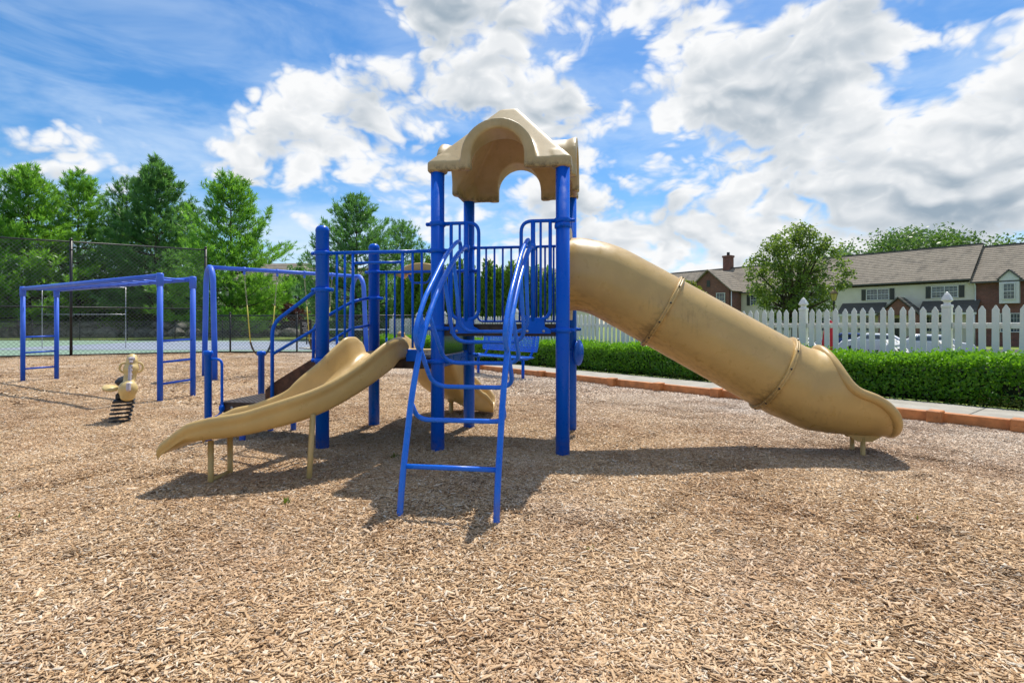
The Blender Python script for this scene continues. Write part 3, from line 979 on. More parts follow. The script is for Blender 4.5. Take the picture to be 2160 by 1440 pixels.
# court notice on the low fence
def text_part(name, body, size, loc, mat, parent, rot=(math.radians(90), 0, 0)):
    cu = bpy.data.curves.new(name, 'FONT'); cu.body = body; cu.size = size; cu.align_x = 'CENTER'; cu.align_y = 'CENTER'; cu.extrude = 0.002
    tmp = bpy.data.objects.new(name, cu); COL.objects.link(tmp)
    dg = bpy.context.evaluated_depsgraph_get()
    me = bpy.data.meshes.new_from_object(tmp.evaluated_get(dg)); me.name = name
    bpy.data.objects.remove(tmp)
    me.materials.clear(); me.materials.append(MATS[mat])
    o = link_mesh(name, me, parent); o.location = loc; o.rotation_euler = rot
    return o
def notice(px, y0, y1, wpx, lines, label, sizes):
    Y = 23.02
    c = at(px, (y0 + y1) / 2, Y); w = wpx * Y / 1134; h = (y1 - y0) * Y / 1134
    t = thing('court_notice', (c.x, Y, c.z - h / 2), label, 'sign')
    m = MB(); m.box((c.x, Y, c.z), (w, 0.02, h), bev=0.004); m.build('board', 'sign_black', t)
    z = h
    tot = sum(sizes)
    for s, tx in zip(sizes, lines):
        hh = h * 0.92 * s / tot
        z -= hh
        words = tx.split(); n = len(tx); pos = 0
        for wd in words:
            x = (pos + len(wd) / 2 - n / 2) * hh * 0.56; pos += len(wd) + 1
            text_part('lettering', wd, hh * 0.95, (x, -0.014, z + hh * 0.5 + h * 0.03), 'sign_white', t)
notice(645, 674, 706, 24, ['', 'TENNIS AND', 'COURT', 'FOR', 'HARD S', 'SHOES', 'ONLY'], 'black court notice with white lettering on the low fence', [1.6, .8, 1.2, 1, 1.1, 1.1, 1.2])
notice(661, 712, 736, 13, ['RULES', '', '', ''], 'smaller black notice hung below the lettered one on the fence', [1, 1, 1, 1])

# ------------------------------------------------------------------ sidewalk, kerb timbers
def sidewalk():
    t = bpy.data.objects.new('sidewalk', None); COL.objects.link(t); tag(t, 'pale concrete footpath between kerb and hedge', kind='structure')
    s = -4.0
    while s < 26:
        m = MB(); m.box(K(s + 0.76, 0.73, 0.02), (1.508, 1.20, 0.16), KROT, 0.006); m.build('slab', 'concrete', t); s += 1.52
    m = MB(); m.box(K(11, 1.50, -0.02), (31, 0.34, 0.16), KROT); m.build('soil_edge', 'soil', t)
sidewalk()

def kerb():
    t = thing('playground_border', K(3, 0, 0), 'orange-brown plastic border timbers edging the wood chips', 'border')
    js = [0.31, 2.10, 3.90, 5.0, 6.9]
    js = [kt(p, -0.08) for p in (2152, 1972, 1662, 1510, 1388, 1290, 1140, 1010, 900)]
    js = [js[0] - 1.25] + js + [js[-1] + 2.2, js[-1] + 4.4]
    for i, s in enumerate(js):
        m = MB(); m.box(K(s, -0.055, 0.065), (0.15, 0.17, 0.215), KROT, 0.010)
        m.lathe([(0.008, 0), (0.008, 0.004), (0, 0.005)], K(s - 0.03, -0.141, 0.10), -BN, 8); m.lathe([(0.008, 0), (0.008, 0.004), (0, 0.005)], K(s + 0.03, -0.141, 0.10), -BN, 8)
        m.build('stake_block', 'orange_timber', t)
        if i + 1 < len(js):
            e = js[i + 1]
            m = MB(); m.box(K((s + e) / 2, 0.02, 0.055), (e - s - 0.02, 0.10, 0.185), KROT, 0.006); m.build('timber', 'orange_timber', t)
kerb()

# ------------------------------------------------------------------ hedge
def hedge():
    t0, t1, o0, o1, H = -4.5, 22.0, 1.52, 2.62, 0.705
    t = thing('hedge', K(3, 2.0, 0), 'long clipped green boxwood hedge beneath the white picket fence', 'hedge')
    n = 150000
    r = rng
    T = r.uniform(t0, t1, n) if False else t0 + (t1 - t0) * r.random(n) ** 1.25
    A = r.random(n)
    d, w = H - 0.06, (o1 - o0)
    q = A * (d + w)
    front = q < d
    z = np.where(front, 0.06 + q, H)
    o = np.where(front, o0, o0 + (q - d))
    # rounded shoulder and lumpy face
    lump = 0.05 * np.sin(T * 3.1 + z * 5) + 0.035 * np.sin(T * 7.7 + z * 11 + 1) + 0.03 * np.sin(T * 1.3)
    sh = np.clip(1 - (np.abs(z - H) + np.abs(o - o0)) / 0.14, 0, 1) * 0.06
    depth = r.random(n) ** 1.6 * 0.13
    topl = 0.035 * np.sin(T * 2.2) + 0.03 * np.sin(T * 6.1 + o * 7) + 0.02 * np.sin(T * 14 + o * 9)
    o = o + np.where(front, lump * 0.5 + depth + sh + 0.10 * np.clip((0.25 - z) / 0.25, 0, 1), 0)
    z = z + np.where(front, 0, topl - depth - sh + r.exponential(0.018, n))
    gap = (np.sin(T * 2.7 + 1.0) + np.sin(T * 5.9) > 1.25) & front & (z < 0.38)
    keep = ~(gap & (r.random(n) < 0.7)); keep &= ~(front & (z < 0.14) & (r.random(n) < 0.6))
    T, z, o, front = T[keep], z[keep], o[keep], front[keep]; n = len(T)
    C = np.stack([B0.x + BD.x * T + BN.x * o, B0.y + BD.y * T + BN.y * o, z], 1)
    out = np.where(front[:, None], -np.array(BN)[None] + [0, 0, 0.45], np.array([[0, 0, 1.0]]))
    nrm = unit(out + r.normal(0, 0.55, (n, 3)))
    dr = unit(np.cross(nrm, rdir(n)) + out * 0.35 + [0, 0, 0.25])
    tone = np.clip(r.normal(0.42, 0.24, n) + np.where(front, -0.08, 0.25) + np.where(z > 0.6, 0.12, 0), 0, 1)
    # a few yellowing sprigs along the foot
    L = r.uniform(0.034, 0.062, n)
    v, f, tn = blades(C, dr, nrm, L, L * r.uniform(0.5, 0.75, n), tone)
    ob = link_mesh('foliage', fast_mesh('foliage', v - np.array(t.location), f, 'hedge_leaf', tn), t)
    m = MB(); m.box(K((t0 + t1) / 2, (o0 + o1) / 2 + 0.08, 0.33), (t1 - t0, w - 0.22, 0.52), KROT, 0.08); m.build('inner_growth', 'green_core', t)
    m = MB()
    for k in range(90):
        s = t0 + (t1 - t0) * random.random() ** 1.3
        p = K(s, o0 + 0.12 + random.random() * 0.12, 0.0)
        m.tube([p, p + Vector((random.uniform(-.05, .05), random.uniform(-.05, .05), 0.16)), p + Vector((random.uniform(-.14, .14), random.uniform(-.12, .05), 0.40))], [0.011, 0.008, 0.004], 5)
    st = m.build('stems', 'bark', t); st['kind'] = 'stuff'
    # variegated sprigs low in the hedge
    n = 2600
    T = np.concatenate([rng.normal(c, s, n // 4) for c, s in ((0.25, .35), (-0.45, .4), (3.9, .3), (5.2, .5))])
    z = np.abs(rng.normal(0.14, 0.05, len(T))); o = o0 + 0.03 + rng.random(len(T)) * 0.08
    C = np.stack([B0.x + BD.x * T + BN.x * o, B0.y + BD.y * T + BN.y * o, z], 1)
    L = rng.uniform(0.02, 0.04, len(T))
    nr = unit(-np.array(BN)[None] + [0, 0, 0.8] + rng.normal(0, .6, (len(T), 3)))
    v, f, tn = blades(C, unit(np.cross(nr, rdir(len(T)))), nr, L, L * 0.6, rng.random(len(T)))
    link_mesh('yellow_sprig', fast_mesh('yellow_sprig', v - np.array(t.location), f, 'lime_leaf', tn), t)
hedge()

# ------------------------------------------------------------------ white picket fence
def picket_fence():
    O = 2.95; step = 0.1503; p0 = 1.344
    t = thing('picket_fence', K(3, O, 0), 'white vinyl picket fence with pointed pickets behind the hedge', 'fence')
    w, th, H = 0.088, 0.022, 1.515
    m = MB()
    poly = [(-w / 2, 0, 0.06), (w / 2, 0, 0.06), (w / 2, 0, H - 0.068), (w / 2 - 0.012, 0, H - 0.05), (0.006, 0, H), (-0.006, 0, H), (-w / 2 + 0.012, 0, H - 0.05), (-w / 2, 0, H - 0.068)]
    m.prism([(x, -th / 2, z) for x, _, z in poly], (0, th, 0))
    pk = m.mesh('picket', 'white_vinyl')
    m = MB(); pw = 0.125
    m.box((0, 0, 0.75), (pw, pw, 1.5), bev=0.006)
    m.box((0, 0, 1.512), (pw + 0.016, pw + 0.016, 0.05), bev=0.008)
    ps = m.mesh('post', 'white_vinyl')
    m = MB()
    prof = [(0.062, 1.537), (0.046, 1.550), (0.042, 1.572), (0.052, 1.590), (0.078, 1.604), (0.080, 1.618), (0.066, 1.655), (0.040, 1.705), (0.014, 1.742), (0, 1.75)]
    m.lathe([(r * 1.2, z) for r, z in prof], seg=4, smooth=False)
    cp = m.mesh('post_cap', 'white_vinyl')
    rot45 = Matrix.Rotation(math.pi / 4, 4, 'Z')
    cp.transform(rot45)
    ang = math.atan2(BD.y, BD.x)
    base = Vector(t.location)
    k = -15
    while True:
        s = p0 + step * k
        if s > 22.0: break
        c = K(s, O, 0)
        if k % 15 == 0:
            o = link_mesh('post', ps, t, c - base); o.rotation_euler = (0, 0, ang)
            q = link_mesh('post_cap', cp, o)
        else:
            c = K(s, O - 0.045, random.uniform(-.007, .007))
            o = link_mesh('picket', pk, t, c - base); o.rotation_euler = (0, random.gauss(0, 0.007), ang)
        k += 1
    for z in (1.195, 0.42):
        for j in range(-1, 9):
            a, b = p0 + step * 15 * j, min(p0 + step * 15 * (j + 1), 22.0)
            if a >= 22: break
            m = MB(); m.box(K((a + b) / 2, O, z), (b - a - pw - 0.004, 0.045, 0.09), KROT, 0.004); m.build('rail', 'white_vinyl', t)
picket_fence()

# ------------------------------------------------------------------ vegetation
def trunk_part(m, pts, rad, seg=8): m.tube(pts, rad, seg, cap=False)

def pine(loc, H, R, label, seed, mat='pine', lean=0.0, base=0.08, dens=1.0, leaders=1, group='pine trees beyond the tennis court'):
    r = np.random.default_rng(seed)
    t = thing('pine_tree', loc, label, 'tree', group)
    m = MB(); tr = MB()
    tr.tube([(0, 0, -0.4), (0.02 * H * lean, 0, H * 0.4), (0.03 * H * lean, 0, H * 0.97)], [0.017 * H, 0.011 * H, 0.01], 9)
    bl = MB()
    C, Dr, BT = [], [], []
    z = base * H
    while z < H * 0.985:
        f = z / H
        prof = min(1.0, 0.55 + 2.2 * f) if f < 0.2 else (1 - f) ** 0.72 * 1.18
        nb = int(r.integers(5, 8)) if f < 0.9 else 4
        a0 = r.random() * 6.28
        for b in range(nb):
            a = a0 + 6.283 * b / nb + r.normal(0, 0.25)
            L = R * prof * r.uniform(0.55, 1.25) + 0.15
            rise = (0.10 + 0.75 * f ** 1.5) + r.normal(0, 0.10)
            d = np.array([math.cos(a), math.sin(a), rise]); d /= np.linalg.norm(d)
            s = np.linspace(0, 1, 6)
            sag = -0.16 * L * s * (1 - s) * 2 + 0.16 * L * s ** 2.5
            pts = np.array([[0.03 * H * lean * f, 0, z]]) + s[:, None] * d[None] * L
            pts[:, 2] += sag
            bl.tube(pts[:5], [0.012 * L + 0.02, .010 * L + .015, .008 * L + .01, .005 * L + .008, 0.006], 4, cap=False)
            nt = max(4, int(L * 13 * dens)); bt = r.normal(0.04, 0.20)
            for _ in range(nt):
                u = 0.22 + 0.78 * r.random() ** 0.75
                k = u * 5; i0 = min(int(k), 4); p = pts[i0] * (1 - (k - i0)) + pts[i0 + 1] * (k - i0)
                lat = (1 - abs(u - 0.62) * 1.2) * L * 0.36 * r.normal(0, 0.62)
                side = np.array([-math.sin(a), math.cos(a), 0])
                q = p + side * lat + np.array([0, 0, abs(r.normal(0, 0.07)) * (1 + L * 0.14) - 0.03 - abs(lat) * 0.06]) + d * abs(lat) * 0.45
                g = unit(d * 0.75 + side * np.sign(lat) * 0.35 + np.array([0, 0, 0.55 + 0.5 * f]) + r.normal(0, 0.28, 3))
                C.append(q); Dr.append(g); BT.append(bt)
        z += H * r.uniform(0.036, 0.058) * (1.0 if f < 0.8 else 0.8)
    for k in range(10):        # leader candles
        C.append(np.array([0.03 * H * lean, 0, H * (0.96 + 0.006 * k)])); Dr.append(unit(np.array([0, 0, 1.0]) + r.normal(0, 0.2, 3))); BT.append(0.0)
    C, Dr = np.array(C), np.array(Dr); n = len(C); nb = 11
    CC = np.repeat(C, nb, 0); DD = np.repeat(Dr, nb, 0)
    e = rng.normal(size=(n * nb, 3)); DD = unit(DD + e * 0.48)
    CC = CC - DD * 0.03 + np.repeat(Dr, nb, 0) * rng.uniform(0, 0.26, (n * nb, 1)) * (H / 13)
    tone = np.clip(np.repeat(r.normal(0.42, 0.25, n) + np.array(BT), nb) + rng.normal(0, 0.12, n * nb), 0, 1)
    Ls = rng.uniform(0.26, 0.50, n * nb) * (H / 13)
    v, f, tn = blades(CC, DD, rdir(n * nb), Ls, Ls * rng.uniform(0.09, 0.15, n * nb), tone)
    link_mesh('crown', fast_mesh('crown', v, f, mat, tn), t)
    o = link_mesh('trunk', tr.mesh('trunk', 'bark'), t)
    link_mesh('branches', bl.mesh('branches', 'bark', fix=False), t)
    return t

def gpos(px, Y, z=0.0): return Vector(((px - 1080) * Y / 1134, Y, z))
pine(gpos(60, 50), 15.6, 5.2, 'broad bright green pine at the far left behind the tall fence', 11, 'pine')
pine(gpos(165, 55, 1.5), 15.2, 4.8, 'bright green pine partly behind the leftmost broad pine', 12, 'pine', dens=0.9)
pine(gpos(330, 53, 1.0), 16.4, 4.6, 'twin-topped grey-green pine above the end of the tall fence', 13, 'pine_dark')
pine(gpos(268, 56, 2.2), 14.0, 4.0, 'shorter dark pine filling the gap beside the twin-topped pine', 14, 'pine_dark', dens=0.8)
pine(gpos(487, 49), 14.6, 5.4, 'dark pointed pine standing alone right of the tall fence', 15, 'pine', dens=1.15, base=0.05)
pine(gpos(400, 58, 2.4), 11.8, 3.6, 'low pine between the twin-topped pine and the pointed pine', 16, 'pine_dark', dens=0.8)
pine(gpos(752, 46), 12.0, 4.9, 'tall pine rising behind the lower deck railing', 17, 'pine_dark')
pine(gpos(850, 50), 10.6, 4.0, 'slim dark pine behind the arborvitae beside the tower post', 18, 'pine_dark', dens=0.8)
pine(gpos(-60, 48), 14.2, 5.0, 'pine at the left frame edge with only its branches in view', 19, 'pine', dens=0.8)

def cone_tree(loc, H, R, label, seed):
    r = np.random.default_rng(seed)
    t = thing('arborvitae', loc, label, 'tree', 'arborvitae row behind the picket fence')
    def rad(f): return R * np.clip(np.minimum(1.0, 0.72 + 1.2 * f), 0, 1) * np.clip(1 - f, 0, 1) ** 0.62
    n = int(5200 * (H / 3.6) ** 1.3)
    f = 1 - np.sqrt(1 - r.random(n) * 0.999)
    a = r.random(n) * 6.283
    lump = 1 + 0.10 * np.sin(a * 5 + f * 14 + seed) + 0.07 * np.sin(a * 9 - f * 25)
    rr = rad(f) * lump * (1 - 0.30 * r.random(n) ** 1.7)
    C = np.stack([rr * np.cos(a), rr * np.sin(a), 0.08 + f * H], 1)
    outw = np.stack([np.cos(a), np.sin(a), np.zeros(n)], 1)
    d = unit(outw * 0.55 + [0, 0, 1.0] + r.normal(0, 0.30, (n, 3)))
    nr = unit(np.cross(d, np.stack([-np.sin(a), np.cos(a), np.zeros(n)], 1)) + r.normal(0, 0.7, (n, 3)))
    L = r.uniform(0.10, 0.22, n)
    v, fc, tn = blades(C, d, nr, L, L * r.uniform(0.3, 0.55, n), np.clip(r.normal(0.4, 0.22, n) + 0.25 * (lump - 1) * 4, 0, 1))
    link_mesh('crown', fast_mesh('crown', v, fc, 'arborvitae', tn), t)
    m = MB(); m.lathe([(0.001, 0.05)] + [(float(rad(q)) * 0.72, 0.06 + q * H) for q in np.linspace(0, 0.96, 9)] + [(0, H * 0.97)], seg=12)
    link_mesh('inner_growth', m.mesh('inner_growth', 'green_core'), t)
    m = MB(); m.tube([(0, 0, -0.2), (0, 0, H * 0.3)], 0.05, 8); link_mesh('trunk', m.mesh('trunk', 'bark'), t)

ORD = ['first', 'second', 'third', 'fourth', 'fifth', 'sixth', 'seventh', 'eighth', 'ninth', 'tenth', 'eleventh', 'twelfth']
av = [(852, 558, 1.0), (880, 528, 1.1), (905, 540, 1.0), (943, 560, .9), (972, 548, .9), (1002, 566, .85), (1030, 546, .85), (1052, 562, .8), (1078, 552, .85), (1105, 574, .75), (1128, 562, .8), (1158, 566, .8)]
for i, (px, y, k) in enumerate(av):
    s = kt(px, 4.3); c = K(s, 4.3, -0.05)
    H = CAMZ + (686 - y) * c.y / 1134 + 0.05
    cone_tree(c, H, 0.62 * k + 0.1, f'narrow arborvitae behind the picket fence, {ORD[i]} from the left end of the row', 40 + i)

def broad_tree(name, loc, H, R, zc, rz, label, seed, mat, nclump=170, per=70, leaf=0.13, group=None, cat='tree', limbs=7, trunk=True):
    r = np.random.default_rng(seed)
    t = thing(name, loc, label, cat, group)
    cl = []
    while len(cl) < nclump:
        p = r.uniform(-1, 1, 3); q = np.linalg.norm(p)
        if q > 1 or q < 0.30: continue
        if r.random() > q ** 1.3: continue
        az = math.atan2(p[1], p[0]); w = (1.0 - 0.30 * max(0, p[2])) * (1 + 0.16 * math.sin(3 * az + seed) + 0.10 * math.sin(5 * az + 4 * p[2] + seed))
        cl.append(np.array([p[0] * R * w, p[1] * R * w, zc + p[2] * rz]) * [1, 1, 1])
    cl = np.array(cl)
    if trunk:
        m = MB(); zt = max(0.3, (zc - rz) * 1.0)
        m.tube([(0, 0, -0.8), (0.03, 0, zt * 0.6), (0, 0.02, zt + 0.3)], [0.035 * H, 0.024 * H, 0.022 * H], 9)
        for k in range(limbs):
            e = cl[r.integers(len(cl))]
            mid = np.array([e[0] * 0.35, e[1] * 0.35, zt + (e[2] - zt) * 0.5 + 0.2])
            m.tube([(0, 0, zt), mid, e], [0.016 * H, 0.009 * H, 0.003 * H], 6, cap=False)
            for _ in range(3):
                e2 = cl[np.argmin(np.linalg.norm(cl - (mid + r.normal(0, R * 0.4, 3)), axis=1))]
                m.tube([mid, (mid + e2) / 2 + [0, 0, 0.1], e2], [0.007 * H, 0.004 * H, 0.002 * H], 5, cap=False)
        link_mesh('trunk', m.mesh('trunk', 'bark'), t)
    n = nclump * per
    cr = R * (0.17 if nclump > 250 else 0.24)
    C = np.repeat(cl, per, 0) + rdir(n) * (r.random((n, 1)) ** 0.45) * cr * [1, 1, 0.75] * r.uniform(0.7, 1.25, (nclump, 1)).repeat(per, 0)
    nr = unit(rdir(n) + [0, 0, 0.7]); d = unit(np.cross(nr, rdir(n)) + [0, 0, -0.15])
    L = r.uniform(0.7, 1.3, n) * leaf
    tone = np.clip(np.repeat(r.normal(0.45, 0.2, nclump), per) + r.normal(0, 0.15, n), 0, 1)
    v, f, tn = blades(C, d, nr, L, L * r.uniform(0.45, 0.65, n), tone)
    link_mesh('crown', fast_mesh('crown', v, f, mat, tn), t)
    return t

broad_tree('shade_tree', gpos(1676, 30, -0.75), 7.6, 2.3, 4.75, 2.85, 'round leafy tree in front of the townhouse beside the lantern', 61, 'tree_leaf', 330, 46, 0.16, limbs=18)
broad_tree('feathery_tree', gpos(1925, 84, -0.7), 17.5, 11.5, 12.0, 4.6, 'wide feathery tree rising behind the townhouse roof', 62, 'far_leaf', 260, 60, 0.50, limbs=14)
broad_tree('lime_shrub', gpos(1452, 40, -0.7), 4.8, 1.75, 3.5, 1.55, 'yellow-green small tree peeking above the tube slide', 63, 'lime_leaf', 70, 60, 0.18)
broad_tree('birch_tree', gpos(628, 56), 8.2, 1.7, 5.0, 3.2, 'slender grey-green tree in front of the far beige house', 64, 'pine_dark', 90, 55, 0.22)
broad_tree('plum_shrub', gpos(603, 53), 3.4, 2.1, 2.2, 1.3, 'dark red-leaved shrub between pointed pine and beige house', 65, 'red_leaf', 70, 60, 0.2)
for i, (px, Y, z, R, lab) in enumerate([(30, 57, 2.5, 3.2, 'dark shrub on the bank below the leftmost broad pine'), (215, 58, 2.8, 3.4, 'dark shrub on the bank between the two left posts of the tall fence'),
                                       (310, 57, 2.6, 2.6, 'dark shrub on the bank behind the overhead bars'), (400, 56, 2.2, 2.2, 'rounded dark shrub on the bank behind the end post of the tall fence'),
                                       (545, 55, 1.8, 2.0, 'dark shrub under the pointed pine behind the first swing'), (700, 52, 0.5, 2.4, 'dark shrub behind the stair rails of the tower'), (790, 50, 0.2, 2.6, 'dark shrub behind the rear post of the lower deck'),
                                       (95, 53.5, 0.6, 1.8, 'low green shrub above the boulders behind the far end of the overhead bars'), (255, 53.5, 0.6, 1.9, 'low green shrub above the boulders behind the middle of the overhead bars'), (375, 53.5, 0.6, 1.7, 'low green shrub above the boulders behind the near end of the overhead bars'),
                                       (130, 62, 3.6, 3.0, 'dark shrub high on the bank at the left post of the tall fence'), (560, 62, 3.2, 3.0, 'dark shrub behind the yellow swing chains')]):
    broad_tree('bank_shrub', gpos(px, Y, z - 0.6), 3.0, R, 1.3, 1.7, lab, 80 + i, 'arborvitae', 60, 55, 0.26, 'shrubs on the bank', 'shrub', trunk=True, limbs=3)

# ================================================================== BUILDINGS
HE, HG, HQ = Vector((-0.62, 0.785, 0)), Vector((0.785, 0.62, 0)), Vector((46.2, 53.6, 0))
HE.normalize(); HG.normalize()
HROT = Matrix.Rotation(math.atan2(HE.y, HE.x), 3, 'Z')
def Hp(s, g, z): return HQ + HE * s + HG * g + Vector((0, 0, z))

def wall_quad(s0, s1, z0, z1, g, name, mat, parent, thick=0.25):
    m = MB(); m.box(Hp((s0 + s1) / 2, g + thick / 2, (z0 + z1) / 2), (s1 - s0, thick, z1 - z0), HROT)
    o = m.build(name, mat, parent)
    uv_wall(o)
    return o
def uv_wall(o):
    me = o.data; uv = me.uv_layers.new(name='UVMap'); w = origin(o)
    for p in me.polygons:
        for li in p.loop_indices:
            c = me.vertices[me.loops[li].vertex_index].co + w
            uv.data[li].uv = ((c - HQ).dot(HE) + 0.37 * (c - HQ).dot(HG), c.z)

def lap_siding(s0, s1, z0, z1, g, parent):
    """each clapboard a wedge of its own edge"""
    m = MB(); z = z0
    while z < z1 - 0.02:
        h = min(0.14, z1 - z)
        a, b = Hp(s0, g, z), Hp(s1, g, z)
        m.prism([a + HG * 0.05, a - HG * 0.022, a + Vector((0, 0, h)) - HG * 0.004, a + Vector((0, 0, h)) + HG * 0.05], b - a)
        z += 0.14
    o = m.build('clapboards', 'siding', parent); o['kind'] = 'stuff'

def window(s, z0, z1, w, g, parent, sashes=2, shutters=True):
    f = MB(); fw = 0.07
    c = lambda ss, zz, gg=0.0: Hp(ss, g + gg, zz)
    for zz, hh in ((z0 - fw / 2, fw), (z1 + fw / 2, fw)): f.box(c(s, zz, -0.05), (w + 2 * fw, 0.10, hh), HROT)
    for k in range(sashes + 1):
        f.box(c(s - w / 2 + w * k / sashes, (z0 + z1) / 2, -0.05), (fw, 0.09, z1 - z0 - 0.004), HROT)
    f.box(c(s, (z0 + z1) / 2, -0.05), (w - .004, 0.06, 0.06), HROT)
    fo = f.build('window', 'white_paint', parent)
    for k in range(sashes):
        cs = s - w / 2 + w * (k + 0.5) / sashes; ww = w / sashes - fw
        for zz0, zz1 in ((z0, (z0 + z1) / 2), ((z0 + z1) / 2, z1)):
            m = MB(); m.box(c(cs, (zz0 + zz1) / 2, -0.012), (ww, 0.02, zz1 - zz0), HROT); m.build('pane', 'window_glass', fo)
            mu = MB()
            for q in (1, 2): mu.box(c(cs - ww / 2 + ww * q / 3, (zz0 + zz1) / 2, -0.03), (0.022, 0.02, zz1 - zz0 - 0.07), HROT)
            mu.box(c(cs, (zz0 + zz1) / 2, -0.031), (ww, 0.018, 0.022), HROT)
            mu.build('muntin', 'white_paint', fo)
    if shutters:
        for sg in (-1, 1):
            m = MB(); cs = s + sg * (w / 2 + fw + 0.24)
            m.box(c(cs, (z0 + z1) / 2, -0.045), (0.42, 0.05, z1 - z0 + 0.14), HROT)
            for j in range(int((z1 - z0) / 0.09)): m.box(c(cs, z0 + 0.05 + j * 0.09, -0.075), (0.32, 0.02, 0.05), HROT)
            m.build('shutter', 'shutter', parent)

def roof_plane(p, ext_a, parent, name='roof_slope', mat='shingles', courses=18):
    """slope from eave p[0]-p[1] up to ridge p[3]-p[2], laid in stepped courses"""
    e0, e1, r1, r0 = [Vector(q) for q in p]
    nrm = (e1 - e0).cross(r0 - e0).normalized()
    if nrm.z < 0: nrm = -nrm
    m = MB()
    for k in range(courses):
        f0, f1 = k / courses, (k + 1) / courses
        a, b = e0.lerp(r0, f0), e1.lerp(r1, f0); c, d = e1.lerp(r1, f1), e0.lerp(r0, f1)
        m.prism([a + nrm * 0.035, d + nrm * 0.006, d - nrm * 0.10, a - nrm * 0.10], b - a) if (b - a).length == (c - d).length else m.raw(
            [a + nrm * .035, b + nrm * .035, c + nrm * .006, d + nrm * .006, a - nrm * .1, b - nrm * .1, c - nrm * .1, d - nrm * .1],
            [(0, 1, 2, 3), (7, 6, 5, 4), (0, 4, 5, 1), (1, 5, 6, 2), (2, 6, 7, 3), (3, 7, 4, 0)])
    return m.build(name, mat, parent)

